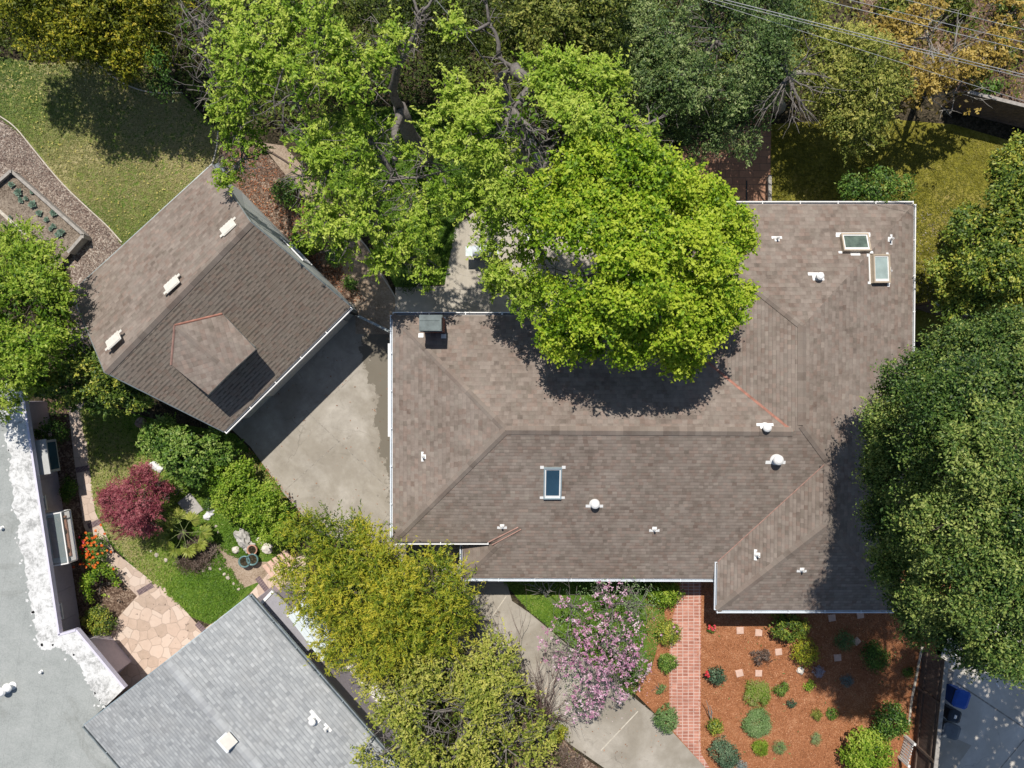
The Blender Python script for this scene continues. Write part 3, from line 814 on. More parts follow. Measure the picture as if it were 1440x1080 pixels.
for pts, pl in (([A, B, M1], pW), ([A, M1, M2, IN], pT), ([B, C, D, E, V, X, W2, M2, M1], pF), ([D2, D, C], pBW),
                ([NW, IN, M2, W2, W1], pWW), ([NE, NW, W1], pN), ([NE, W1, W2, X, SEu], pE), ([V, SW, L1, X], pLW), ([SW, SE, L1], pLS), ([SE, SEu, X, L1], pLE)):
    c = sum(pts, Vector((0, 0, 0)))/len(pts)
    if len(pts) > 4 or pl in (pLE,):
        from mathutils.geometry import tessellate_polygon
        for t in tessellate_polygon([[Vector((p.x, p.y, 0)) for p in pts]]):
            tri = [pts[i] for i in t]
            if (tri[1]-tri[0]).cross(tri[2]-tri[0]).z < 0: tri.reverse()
            mb.plane_face(tri, pl, 1 if pl in SHADE_LINED else 0)
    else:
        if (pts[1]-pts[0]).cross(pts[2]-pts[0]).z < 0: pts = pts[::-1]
        mb.plane_face(pts, pl, 1 if pl in SHADE_LINED else 0)
roof = mb.build('roof', [M_shingle, M_shingle_shade], house)
# caps on ridges and hips, flashing in the valleys
mb = MB()
cap(mb, M1, M2, pT.n, pF.n, .17, .055); cap(mb, A, M1, pT.n, pW.n, .13, .03); cap(mb, M1, B, pF.n, pW.n, .15, .05)
cap(mb, W1, W2, pE.n, pWW.n, .16, .055); cap(mb, NW, W1, pN.n, pWW.n, .13, .05)
cap(mb, W2, X, pE.n, pF.n, .15, .05); cap(mb, X, L1, pLE.n, pLW.n, .15, .05); cap(mb, L1, SW, pLS.n, pLW.n, .16, .03); cap(mb, SE, L1, pLS.n, pLE.n, .15, .022)
BT = pF.at(729, 741); cap(mb, D, C, pBW.n, pF.n, .16, .022); cap(mb, C, BT, pF.n, pF.n, .14, .02)
mb.build('ridge_cap', M_cap, roof)
mb = MB()
VA = IN.lerp(M2, .42)
cap(mb, VA, M2, pWW.n, pT.n, .05, .012); cap(mb, IN, VA, pWW.n, pT.n, .04, .012); mb.build('valley_flashing', M_rust, roof)
mb = MB(); cap(mb, X, V, pF.n, pLW.n, .04, .014); mb.build('valley_flashing', M_dullrust, roof)
mb = MB(); cap(mb, pF.at(687, 762), BT, pF.n, pF.n, .035, .055); mb.build('valley_flashing', M_dullrust, roof)
mb = MB(); cap(mb, pF.at(692, 766), pF.at(733, 744), pF.n, pF.n, .03, .05); mb.build('valley_flashing', M_dullrust, roof)
# soffit, fascia, walls
out = [A, B, P(650, 763, ZE), D, E, SW, SE, SEl, SEu, NE, NW, IN]
outline = [(p.x, p.y) for p in out]
mb = MB()
for a, b in zip(out, out[1:]+out[:1]):
    if (a-b).length > .05 and not (a is SEl or a is IN and False):
        mb.face([a, b, b-Vector((0, 0, .18)), a-Vector((0, 0, .18))])
for f in [[v.index for v in q.vertices] if False else list(q.vertices) for q in roof.data.polygons]:
    mb.face([roof.data.vertices[i].co+wloc(house)-Vector((0, 0, .09)) for i in f[::-1]])
mb.build('eave', M_cream, house)
wo = [tuple(p) for p in inset(outline, .45)]
wz = [2.8, 2.8, ZL+.03, ZL+.03, ZL+.03, ZV+.03, ZV+.03, ZV+.03, 2.8, 2.8, 2.8, 2.8]
mb = MB()
for i in range(len(wo)):
    j = (i+1) % len(wo)
    mb.face([(*wo[i], 0), (*wo[j], 0), (*wo[j], wz[j]), (*wo[i], wz[i])])
hw = mb.build('wall', M_wall, house)
wall_window(house, wo[3], wo[4], 2.2, 1.8, .9, 1.95, -1); wall_window(house, wo[3], wo[4], 6.5, 2.2, .7, 1.95, -1)
wall_window(house, wo[5], wo[6], 3.2, 2.0, .9, 1.95, -1); wall_window(house, wo[0], wo[1], 4.6, 1.6, 1, 1.95, -1)
a = Vector((*wo[3], 0)); b = Vector((*wo[4], 0)); u = (b-a).normalized()
mb = MB(); mb.obox(a, u, UP, Vector((u.y, -u.x, 0)), 8.35, 9.3, .05, 2.05, .004, .05); dr = mb.build('door', M_brickchim if False else mat_plain('door_paint', (.25, .05, .04), .4, .1), house)
mb = MB(); mb.tube([a+u*8.45+Vector((u.y, -u.x, 0))*.06+UP*1.0, a+u*8.45+Vector((u.y, -u.x, 0))*.12+UP*1.0, a+u*8.55+Vector((u.y, -u.x, 0))*.12+UP*1.0], .015); mb.build('handle', M_galv, dr)
# gutters
g = lambda *p: [(q.x, q.y) for q in p]
gutter(house, g(A, P(706, 443, ZE), IN), ZE-.02, 1); gutter(house, g(B, pF.at(687, 762)), ZE-.02, -1, w=.1); gutter(house, g(A, B), ZE-.02, -1, w=.09, mats=[M_gutter, M_gutter])
gutter(house, g(D2-Vector((0, .12, 0)), D), ZL-.02, -1, w=.09, mats=[M_gutter, M_trough]); gutter(house, g(D, E), ZL-.02, -1, mats=[M_gutter, M_gutter])
gutter(house, g(V, SW), ZV-.02, -1, w=.09, mats=[M_gutter, M_trough]); gutter(house, g(SW, SE), ZV-.02, -1, mats=[M_gutter, M_gutter])
gutter(house, g(NE, NW), ZE-.02, -1); gutter(house, g(NE, SEu), ZE-.02, 1, w=.09, mats=[M_white, M_gutter])
# the white lintel shelf along the garage side
mb = MB(); a = P(547.6, 483, 2.5); b = P(547.6, 614, 2.5)
mb.obox(Vector((a.x, a.y, 0)), Vector((0, -1, 0)), Vector((1, 0, 0)), UP, 0, a.y-b.y, -.06, .3, 2.30, 2.50)
mb.build('awning_board', M_white, house)
# skylights
skylight(house, pF, [(764, 656), (790, 656), (790, 701), (764, 701)], M_frame, M_glass, M_white, .12, .045)
skylight(house, pN, [(1179, 331), (1219, 331), (1223, 356), (1184, 356)], M_tan, M_greenglass, M_white, .2, .05, sides=('n', 's'))
skylight(house, pE, [(1223, 358), (1247, 358), (1247, 399), (1223, 399)], M_tan, M_paleglass, M_white, .2, .06, sides=('e', 'w'))
# vents
for px, py, pl, k, rz, s in ((836, 708, pF, 'dome', 0, .85), (1091, 646, pF, 'dome', 0, .95), (1076, 601, pT, 'dome', math.pi, .8), (1149, 385, pN, 'cowl', math.pi*0, .85),
                             (593, 642, pW, 'pipe', 0, .8), (706, 743, pF, 'pipe', 0, .8), (920, 747, pF, 'pipe', 0, .85), (1061, 780, pLW, 'pipe', 0, .9),
                             (1127, 804, pLS, 'pipe', 0, .8), (1092, 333, pN, 'pipe', math.pi*0, .85), (1254, 337, pE, 'pipe', 0, .85), (1252, 382, pE, 'pipe', 0, .75)):
    if pl in (pT, pN): rz = 0
    roof_vent(house, pl, px, py, k, rz, s)
# chimney
c0 = P(606, 454, 4.4)
mb = MB(); mb.box((c0.x, c0.y), .80, .56, 2.55, 4.12); chim = mb.build('chimney', M_brickchim, house)
mb = MB(); mb.box((c0.x-.02, c0.y), .86, .64, 4.12, 4.20); mb.box((c0.x-.02, c0.y), .74, .52, 4.20, 4.35); mb.box((c0.x-.02, c0.y), .84, .60, 4.35, 4.42)
mb.box((c0.x-.02, c0.y+.1), .80, .03, 4.421, 4.435); mb.box((c0.x+.36, c0.y), .05, .52, 4.421, 4.44)
mb.build('chimney_cap', mat_plain('chimney_cap_metal', (.12, .145, .145), .5, .35, 3, .3), chim)
mb = MB(); q = pT.at(620, 447); mb.obox(q, pT.u, pT.v, pT.n, -.35, .35, -.28, -.18, .005, .02) if False else None
for px, py in ((623, 449), (592, 472), (624, 473)):
    q = pT.at(px, py); mb = MB(); mb.obox(q, pT.u, pT.v, pT.n, -.1, .1, -.09, .09, .01, .03); mb.build('flashing', M_white, chim)

# ------------------------------------------------------------------ the garage
GE, GR = 2.9, 5.6
gT, gB = P(352, 312, GR), P(147, 523, GR)
gR, gS = P(493, 431, GE), P(315, 607, GE)
gL = P(298, 231, GE); gK = P(101, 411, GE)
pG = Plane(gR, gS, gT); pGl = Plane(gL, gK, gT)
garage = empty('detached_garage', (gT+gB)/2*1-Vector((0, 0, GR)), 'detached garage set at an angle with a steep brown shingle gable roof and one dormer', 'garage')
mb = MB(); mb.plane_face([gL, gK, gB, gT], pGl, 0)
mb.plane_face([gT, gB, gS, gR], pG, 1)
for pl, q in ((pGl, [gT, gB, gK, gL]), (pG, [gR, gS, gB, gT])):
    mb.plane_face([p-Vector((0, 0, .12)) for p in q], pl, 0)
groof = mb.build('roof', [M_shingle, M_shingle_g], garage)
mb = MB(); cap(mb, gB, gT, pGl.n, pG.n, .17, .025); mb.build('ridge_cap', M_cap, groof)
# rake boards and walls
mb = MB()
for a, b in ((gL, gT), (gT, gR), (gK, gB), (gB, gS), (gL, gK)):
    dn = Vector((0, 0, .2)); nn = (gT-gB).normalized()*(.035 if a in (gL, gT) and b in (gT, gR) else -.035)
    if a is gL and b is gK: nn = (gL-gR); nn.z = 0; nn = nn.normalized()*.03
    q = [a, b, b-dn, a-dn]
    mb.face(q); mb.face([p+nn for p in q][::-1]); mb.face([a, a+nn, b+nn, b]); mb.face([a-dn, b-dn, b-dn+nn, a-dn+nn])
mb.build('rake_board', M_galv, garage)
gd = (gB-gT).normalized(); gd.z = 0; gd.normalize(); gn = Vector((-gd.y, gd.x, 0))
if gn.dot(gR-gL) < 0: gn = -gn
i0 = .3
wl = [gL+gd*.15+gn*i0, gK-gd*.3+gn*i0, gS-gd*.3-gn*i0, gR+gd*.15-gn*i0]
mb = MB()
zw = GE+.12
pk = [gT+gd*.15, gB-gd*.3]
for i, (a, b) in enumerate(((wl[0], wl[1]), (wl[1], wl[2]), (wl[2], wl[3]), (wl[3], wl[0]))):
    if i in (0, 2): mb.face([(a.x, a.y, 0), (b.x, b.y, 0), (b.x, b.y, zw), (a.x, a.y, zw)])
    else:
        p = pk[0] if i == 3 else pk[1]
        mb.face([(a.x, a.y, 0), (b.x, b.y, 0), (b.x, b.y, zw), (p.x, p.y, GR-.14), (a.x, a.y, zw)])
mb.build('wall', M_wallgarage, garage)
wall_window(garage, wl[3], wl[0], 3.2, 1.2, 1.1, 2.2, -1)
a, b = wl[2], wl[3]
u = Vector((b.x-a.x, b.y-a.y, 0)).normalized(); nn = Vector((u.y, -u.x, 0))
if nn.dot(gn) < 0: nn = -nn
mb = MB()
for k in range(4): mb.obox(Vector((a.x, a.y, 0)), u, UP, nn, 1.4, 6.0, .05+.52*k, .54+.52*k, .005, .05)
gdoor = mb.build('garage_door', M_cream, garage)
gutter(garage, [(gS.x, gS.y), (gR.x, gR.y)], GE-.02, -1, w=.11, mats=[M_white, M_trough])
for px, py in ((321, 320), (242, 400), (160, 479)):
    roof_vent(garage, pGl, px, py, 'low', 0, .70)
# dormer
dA = pG.at(246, 457); dB = pG.at(313, 441); dC = pG.at(241, 513)
dirn = Vector((pG.n.x, pG.n.y, 0)).normalized()
tB = P(360, 491, dB.z); tC = P(293, 555, dC.z)
dB2 = Vector((tB.x, tB.y, dB.z)); dC2 = Vector((tC.x, tC.y, dC.z)); zc_ = (dB2.z+dC2.z)/2
dF = (dB2+dC2)/2; dF.z = min(dA.z, zc_+.10)
p1 = Plane(dA, dB, dF); p2 = Plane(dA, dF, dC2)
mb = MB(); lift = Vector((0, 0, .02))
for q, pl in (([dA, dF, dB2, dB], p1), ([dA, dC, dC2, dF], p2)):
    q = [p+lift for p in q]
    if (q[1]-q[0]).cross(q[2]-q[0]).z < 0: q = q[::-1]
    mb.plane_face(q, pl)
dn = Vector((0, 0, .1))
for a, b in ((dB, dB2), (dB2, dF), (dF, dC2), (dC2, dC)):
    mb.face([a+lift, b+lift, b-dn, a-dn], 1)
for q in ([dA, dB, dB2, dF], [dA, dF, dC2, dC]): mb.face([p-dn for p in q], 1)
dorm = mb.build('dormer', [M_shingle, M_galv], garage)
mb = MB(); cap(mb, dA+lift, dF+lift, p1.n, p2.n, .12, .02); mb.build('ridge_cap', M_cap, dorm)
mb = MB(); cap(mb, dA+lift, dB+lift, pG.n, p1.n, .045, .05); mb.build('valley_flashing', M_rust, dorm)
mb = MB(); cap(mb, dC+lift, dA+lift, pG.n, p2.n, .045, .05); mb.build('valley_flashing', M_dullrust, dorm)
mb = MB()
bk = -dirn*.35
f1, f2 = dB2+bk+(dC2-dB2)*.06, dC2+bk-(dC2-dB2)*.06
for a in (0,):
    z0a, z0b = pG.z(f1.x, f1.y), pG.z(f2.x, f2.y)
    mb.face([(f1.x, f1.y, z0a), (f2.x, f2.y, z0b), f2-dn, f1-dn])
    for f, c in ((f1, dB), (f2, dC)):
        cc = c+(dC2-dB2)*(.06 if c is dB else -.06)
        mb.face([(f.x, f.y, pG.z(f.x, f.y)), f-dn, (cc.x, cc.y, cc.z-.1), (cc.x, cc.y, pG.z(cc.x, cc.y))])
dw = mb.build('dormer_wall', M_wallgarage, dorm)

# ------------------------------------------------------------------ flat-roofed neighbour house
ZF = 2.7
fo = [P(*q, ZF) for q in ((30, 538), (83, 893), (107, 886), (175, 968), (128, 1012), (240, 1160), (-260, 1160), (-260, 538))]
flat = empty('flat_roofed_house', P(-40, 800, 0), 'flat roofed neighbour house with grey gravel roof, white coated edge and mauve walls', 'house')
fw = inset([(p.x, p.y) for p in fo[::-1]], .8)
mb = MB(); mb.prism(fw, 0, ZF-.25)
mb.build('wall', M_mauve, flat)
mb = MB(); mb.prism([(p.x, p.y) for p in fo[::-1]], ZF-.249, ZF); mb.build('roof', M_gravel, flat)
rng = np.random.default_rng(5)
mb = MB()
edge_px = [(30, 538), (83, 893), (107, 886), (175, 968)]
inner_px = [(4, 536), (0, 560), (8, 575), (10, 600), (7, 620), (14, 645), (12, 670), (20, 690), (19, 715), (27, 735), (25, 760), (33, 785), (36, 810), (40, 835), (47, 860), (50, 885), (53, 905), (60, 915), (78, 910), (92, 917), (104, 926), (113, 935), (118, 950), (127, 965), (133, 978), (143, 986), (148, 994)]
jit = []
for (a, b), (c, d) in zip(inner_px[:-1], inner_px[1:]):
    for k in range(6): jit.append((a+(c-a)*k/6+rng.normal(0, 1.7), b+(d-b)*k/6+rng.normal(0, 1.0)))
poly = [P(*q, ZF) for q in ([(29, 539), (82, 894), (106.5, 887.5), (174, 969), (150, 992)]+jit[::-1])]
for t in tessellate_polygon([poly]):
    tri = [Vector((poly[i].x, poly[i].y, ZF+.006)) for i in t]
    if (tri[1]-tri[0]).cross(tri[2]-tri[0]).z < 0: tri.reverse()
    mb.face(tri)
for _ in range(40):
    e = inner_px[int(rng.integers(0, len(inner_px)))]; c = P(e[0]-abs(rng.normal(0, 3)), e[1]+rng.normal(0, 8), ZF)
    mb.face([(c.x+rng.uniform(.02, .09)*math.cos(i), c.y+rng.uniform(.02, .09)*math.sin(i), ZF+.006) for i in (0, 1.2, 2.5, 3.8, 5.0)])
mb.build('roof_coating', M_coat, flat)
mb = MB()
for a, b in zip(fo[:3], fo[1:4]):
    u = (b-a).normalized(); n = Vector((-u.y, u.x, 0))
    mb.obox(a, u, n, UP, 0, (b-a).length, -.035, .05, -.2, .03)
mb.build('roof_edge', M_violet, flat)
# the wall facing the garden: seams, box window, small window, greenhouse window
wa, wb = fo[0], fo[1]; u = (wb-wa).normalized(); n = Vector((-u.y, u.x, 0)); W0 = Vector((wa.x, wa.y, 0))
if n.x < 0: n = -n
W0 = W0-n*.8
al = lambda py: (P(30+(py-538)*53/355, py, ZF)-wa).dot(u)
mb = MB()
for k in range(9): mb.obox(W0, u, n, UP, .4+k*1.2, .44+k*1.2, .002, .03, .2, 2.42)
mb.obox(W0, u, n, UP, 0, (wb-wa).length, .002, .035, 1.22, 1.27)
mb.build('batten', M_mauve, flat)
mb = MB(); t0, t1 = al(622), al(668)
mb.obox(W0, u, n, UP, t0, t1, .003, 1.05, 1.45, 2.15); mb.obox(W0, u, n, UP, t0-.05, t1+.05, .003, 1.11, 2.15, 2.22)
bw = mb.build('bay_window', mat_plain('grey_white_paint', (.46, .46, .45), .6, .08), flat)
mb = MB(); mb.obox(W0, u, n, UP, t0+.1, t1-.1, 1.051, 1.06, 1.52, 2.1); mb.build('pane', M_glass, bw)
wall_window(flat, W0, W0+u*20, al(712), .45, 1.2, 1.9, 1 if Vector((-u.y, u.x, 0)).dot(n) > 0 else -1)
wall_window(flat, W0, W0+u*20, al(872), .5, 1.2, 2.0, 1 if Vector((-u.y, u.x, 0)).dot(n) > 0 else -1)
t0, t1 = al(727), al(800); d0 = 1.1
fr = MB(); gl = MB()
K = lambda t, d, z: W0+u*t+n*d+UP*z
top, bot, mid = 2.3, 1.3, 1.92
for t in (t0, t1):
    for a, b in ((K(t, 0, bot), K(t, d0, bot)), (K(t, d0, bot), K(t, d0, mid)), (K(t, d0, mid), K(t, 0, top))): fr.tube([a, b], .035, 4)
for d, z in ((d0, bot), (d0, mid), (0.02, top)): fr.tube([K(t0, d, z), K(t1, d, z)], .035, 4)
fr.obox(W0, u, n, UP, t0, t1, .002, d0-.03, bot-.02, bot+.03)
gw = fr.build('greenhouse_window', M_white, flat)
tg = NT('sun_glass'); glm = tg.n('BsdfPrincipled', {'Base Color': (.5, .6, .6, 1), 'Roughness': .08, 'Alpha': .35}); tg.t.links.new(glm.outputs[0], tg.out.inputs[0])
gl.face([K(t0+.04, d0, mid+.01), K(t1-.04, d0, mid+.01), K(t1-.04, .03, top), K(t0+.04, .03, top)])
gl.face([K(t0+.04, d0, bot), K(t1-.04, d0, bot), K(t1-.04, d0, mid), K(t0+.04, d0, mid)])
for t in (t0, t1): gl.face([K(t, .03, bot), K(t, d0, bot), K(t, d0, mid), K(t, .03, top)])
gl.build('pane', tg.m, gw)
mb = MB(); mb.obox(W0, u, n, UP, t0+.2, t1-.2, .2, .95, 1.33, 1.42); 
for k in range(4): mb.lathe(K(t0+.35+.4*k, .6+.2*(k % 2), 1.42), [(.1, 0), (.14, .2), (.12, .21)], 10)
mb.build('plant_shelf', M_terra, gw)
pf = Plane(fo[0], fo[1], fo[5])
def flat_vent(px, py, s, k='dome'):
    o = P(px, py, ZF+.01); b = MB(); f = MB()
    b.lathe(o, [(.09*s, 0), (.09*s, .3*s), (.17*s, .31*s), (.18*s, .36*s), (.13*s, .43*s), (.03*s, .46*s)], 16)
    f.lathe(o, [(.2*s, 0), (.2*s, .015), (.1*s, .06)], 16)
    v = b.build('roof_vent', M_white, flat, smooth=False); f.build('flashing', M_white, v)
flat_vent(10, 968, 1.0); flat_vent(18, 964, .8); flat_vent(59, 944, .35); flat_vent(4, 742, .4)

# ------------------------------------------------------------------ grey-shingled neighbour house
ZG, ZT = 3.4, 4.5
aR, aT, aL = P(350, 838, ZG), P(233, 931, ZT), P(118, 1020, ZG)
gdir = (P(530, 1045, ZG)-aR).normalized()
LL = 11.0
bR, bT, bL = aR+gdir*LL, aT+gdir*LL, aL+gdir*LL
pr, plf = Plane(aR, bR, aT), Plane(aL, bL, aT)
gray = empty('grey_shingle_house', P(330, 1030, 0), 'grey shingled gable roof house in the bottom left corner, next to the flat roof', 'house')
mb = MB()
for q, pl in (([aR, aT, bT, bR], pr), ([aT, aL, bL, bT], plf)):
    if (q[1]-q[0]).cross(q[2]-q[0]).z < 0: q = q[::-1]
    mb.plane_face(q, pl)
    mb.plane_face([p-Vector((0, 0, .12)) for p in q[::-1]], pl)
gr = mb.build('roof', M_shingle_gray, gray)
mb = MB(); cap(mb, bT, aT, plf.n, pr.n, .16, .02)
if (pr.n.x) < 0: pass
mb.build('ridge_cap', M_capgray, gr)
mb = MB(); dn = Vector((0, 0, .2))
for a, b in ((aL, aT), (aT, aR), (aL, bL), (aR, bR)):
    mb.face([a, b, b-dn, a-dn])
    nn = -gdir*.03 if a is not aL or b is aT else Vector((0, 0, 0))
    mb.face([a+nn, a-dn+nn, b-dn+nn, b+nn]); mb.face([a, a+nn, b+nn, b])
mb.build('rake_board', M_frame, gray)
gutter(gray, [(aR.x, aR.y), (bR.x, bR.y)], ZG-.02, 1, w=.11, mats=[M_galv, M_trough])
gutter(gray, [(aL.x, aL.y), (bL.x, bL.y)], ZG-.02, -1, w=.1, mats=[M_galv, M_trough])
pd = Vector((-gdir.y, gdir.x, 0))
if pd.dot(aR-aL) < 0: pd = -pd
mb = MB(); q = [aL+gdir*.3+pd*.4, aR+gdir*.3-pd*.4, bR-pd*.4, bL+pd*.4]
wall_run(mb, [(p.x, p.y) for p in q], 0, ZG+.05)
mb.face([(q[0].x, q[0].y, ZG), (q[1].x, q[1].y, ZG), (aT.x+gdir.x*.3, aT.y+gdir.y*.3, ZT-.15)])
mb.build('wall', M_mauve, gray)
def gv(px, py, kind, s):
    return roof_vent(gray, pr, px, py, kind, 0, s)
o = pr.at(322, 1041); mb = MB(); mb.obox(o, pr.u, pr.v, pr.n, -.22, .22, -.2, .2, .01, .14); mb.obox(o, pr.u, pr.v, pr.n, -.25, .25, -.23, .23, .14, .16); v = mb.build('roof_vent', M_cream, gray)
mb = MB(); mb.obox(o, pr.u, pr.v, pr.n, -.3, .3, -.25, .34, .004, .012); mb.build('flashing', M_gutter, v)
gv(445, 1008, 'cowl', .8); gv(462, 1022, 'pipe', .8)

# ------------------------------------------------------------------ lean-to and patio cover beside the grey house
lean = empty('lean_to_shed', P(400, 870, 0), 'small grey flat roofed lean-to beside the grey shingled house', 'shed')
z = 2.3
mb = MB(); q = [P(*a, z) for a in ((364, 852), (384, 831), (414, 860), (447, 905), (420, 925))]
pts = [(p.x, p.y) for p in q]
if sum((pts[i-1][0]*pts[i][1]-pts[i][0]*pts[i-1][1]) for i in range(5)) < 0: pts = pts[::-1]
mb.prism(pts, z-.12, z); mb.build('roof', M_grayroof, lean)
mb = MB(); wall_run(mb, [tuple(p) for p in inset(pts, .12)], 0, z-.12); mb.build('wall', M_mauve, lean)
mb = MB(); mb.beam(q[0]+UP*.05, q[1]+UP*.05, .12, .12); mb.build('fascia', M_white, lean)
cover = empty('patio_cover', P(430, 880, 0), 'pale blue panel patio cover half hidden under the yellow green conifer', 'patio cover')
mb = MB(); q = [P(*a, 2.5) for a in ((404, 866), (430, 838), (480, 905), (452, 930))]
u = (q[3]-q[0]).normalized(); v = (q[1]-q[0]).normalized(); Lu = (q[3]-q[0]).length; Lv = (q[1]-q[0]).length
for k in range(8): mb.obox(q[0], u, v, UP, 0, Lu, Lv*k/8+.005, Lv*(k+1)/8-.005, -.03, 0 if k % 2 else -.012)
mb.build('roof_panel', M_bluepanel, cover)
for p in q:
    mb = MB(); mb.box((p.x, p.y), .08, .08, 0, 2.46); mb.build('post', M_white, cover)
# ------------------------------------------------------------------ leaf and bark materials
L_bright = mat_leaf('fresh_leaf', [(0, (.05, .115, .007)), (.35, (.185, .32, .022)), (.65, (.36, .495, .05)), (1, (.58, .66, .12))], .36)
L_maple = mat_leaf('spring_leaf', [(0, (.048, .115, .005)), (.35, (.155, .295, .012)), (.65, (.305, .465, .022)), (1, (.53, .62, .06))], .38)
L_dark = mat_leaf('evergreen_leaf', [(0, (.014, .040, .008)), (.35, (.062, .128, .022)), (.65, (.165, .24, .046)), (1, (.37, .42, .11))], .2, .3)
L_gray = mat_leaf('grey_green_leaf', [(0, (.020, .045, .010)), (.4, (.075, .14, .03)), (.7, (.165, .24, .06)), (1, (.36, .42, .16))], .18, .35)
L_olive = mat_leaf('olive_leaf', [(0, (.035, .06, .01)), (.35, (.13, .175, .025)), (.65, (.27, .305, .055)), (1, (.50, .48, .12))], .32)
L_yellow = mat_leaf('yellow_leaf', [(0, (.045, .065, .004)), (.4, (.155, .19, .012)), (.7, (.32, .32, .018)), (1, (.60, .50, .05))], .3)
L_gold = mat_leaf('golden_leaf', [(0, (0.103, 0.0747, 0.0115)), (.4, (0.299, 0.218, 0.0403)), (.7, (0.483, 0.333, 0.069)), (1, (0.598, 0.46, 0.149))], .25)
L_conifer = mat_leaf('yellow_green_spray', [(0, (.034, .07, .005)), (.35, (.135, .205, .014)), (.65, (.29, .34, .027)), (1, (.54, .48, .045))], .32)
L_scrub = mat_leaf('scrub_leaf', [(0, (.04, .065, .01)), (.35, (.155, .205, .024)), (.65, (.32, .37, .055)), (1, (.55, .53, .12))], .32)
L_mid = mat_leaf('mid_green_leaf', [(0, (0.0243, 0.0675, 0.0108)), (.4, (0.081, 0.169, 0.0203)), (.7, (0.176, 0.297, 0.0405)), (1, (0.365, 0.459, 0.108))], .28, .35)
L_lime = mat_leaf('lime_leaf', [(0, (.035, .09, .006)), (.35, (.135, .25, .016)), (.65, (.27, .40, .035)), (1, (.48, .56, .09))], .34)
L_citrus = mat_leaf('citrus_leaf', [(0, (0.029, 0.0653, 0.00725)), (.4, (0.102, 0.174, 0.0203)), (.7, (0.246, 0.312, 0.0362)), (1, (0.522, 0.493, 0.0725))], .25, .4)
L_red = mat_leaf('crimson_leaf', [(0, (.08, .014, .022)), (.4, (.24, .045, .065)), (.7, (.37, .085, .11)), (1, (.52, .19, .20))], .28)
L_pink = mat_leaf('pink_petal', [(0, (.42, .17, .29)), (.4, (.62, .32, .46)), (.7, (.76, .48, .60)), (1, (.85, .68, .75))], .3)
L_orange = mat_leaf('orange_petal', [(0, (0.5, 0.05, 0.01)), (.5, (0.75, 0.14, 0.02)), (1, (0.8, 0.32, 0.05))], .2)
L_crimson = mat_leaf('red_petal', [(0, (0.45, 0.02, 0.03)), (.5, (0.65, 0.05, 0.06)), (1, (0.75, 0.18, 0.2))], .2)
L_rose = mat_leaf('rose_leaf', [(0, (0.0203, 0.054, 0.027)), (.5, (0.0743, 0.135, 0.0743)), (1, (0.203, 0.284, 0.162))], .2)
L_sage = mat_leaf('sage_leaf', [(0, (0.07, 0.14, 0.042)), (.5, (0.168, 0.28, 0.084)), (1, (0.35, 0.462, 0.21))], .2)
L_blue = mat_leaf('blue_green_leaf', [(0, (0.1, 0.14, 0.13)), (.5, (0.2, 0.26, 0.24)), (1, (0.36, 0.42, 0.4))], .1)
L_brown = mat_leaf('brown_leaf', [(0, (0.06, 0.04, 0.03)), (.5, (0.15, 0.105, 0.08)), (1, (0.28, 0.22, 0.18))], .15)
L_lav = mat_leaf('lavender_head', [(0, (0.22, 0.2, 0.26)), (.5, (0.38, 0.35, 0.42)), (1, (0.6, 0.57, 0.62))], .1)
L_cab = mat_leaf('cabbage_leaf', [(0, (0.05, 0.1, 0.07)), (.5, (0.11, 0.18, 0.13)), (1, (0.24, 0.32, 0.24))], .15)
L_grassdry = mat_leaf('dry_grass', [(0, (0.0672, 0.134, 0.0202)), (.35, (0.157, 0.218, 0.0448)), (.65, (0.302, 0.291, 0.101)), (1, (0.493, 0.414, 0.202))], .2)
L_grassgreen = mat_leaf('green_grass', [(0, (.055, .125, .012)), (.4, (.15, .275, .026)), (.65, (.27, .37, .055)), (.85, (.40, .39, .14)), (1, (.48, .42, .20))], .28)
L_grassmoss = mat_leaf('mossy_grass', [(0, (0.0862, 0.092, 0.0092)), (.4, (0.196, 0.19, 0.0207)), (.7, (0.299, 0.265, 0.046)), (1, (0.391, 0.31, 0.115))], .2)
L_dand = mat_leaf('dandelion', [(0, (0.5, 0.42, 0.05)), (1, (0.75, 0.66, 0.25))], .1)
L_palm = mat_leaf('palm_leaf', [(0, (0.0625, 0.112, 0.0125)), (.4, (0.175, 0.237, 0.0312)), (.7, (0.325, 0.362, 0.0625)), (1, (0.525, 0.5, 0.15))], .25)
L_chip = mat_leaf('bark_chip', [(0, (0.138, 0.0475, 0.02)), (.4, (0.325, 0.119, 0.05)), (.7, (0.475, 0.2, 0.0938)), (1, (0.7, 0.413, 0.237))], 0)
L_chip2 = mat_leaf('wood_chip', [(0, (0.1, 0.07, 0.058)), (.4, (0.22, 0.165, 0.135)), (.7, (0.33, 0.27, 0.22)), (1, (0.55, 0.49, 0.42))], 0)
B_gray = mat_bark('grey_bark', (.10, .085, .075), (.27, .245, .225))
B_dark = mat_bark('dark_bark', (.055, .042, .035), (.16, .13, .11))
B_pale = mat_bark('pale_bare_wood', (.22, .20, .17), (.46, .43, .38))
B_red = mat_bark('red_bark', (.10, .06, .05), (.24, .17, .15))

def tree(name, label, cat, base, fork, lobes, lmat, bark, seed, r0=.2, group=None, twigs=5, twig_r=.012, bare=0, bare_len=.7, limb_lobes=None, depth=.25, **kw):
    b = P(base[0], base[1], 0)
    t = empty(name, b, label, cat, group)
    limbs(t, b+Vector((0, 0, -.05)), P(*fork), limb_lobes or lobes, bark, seed, r0, twigs=twigs, twig_r=twig_r, bare=bare, depth=depth, bare_len=bare_len)
    crown(t, lobes, lmat, seed, **kw)
    return t

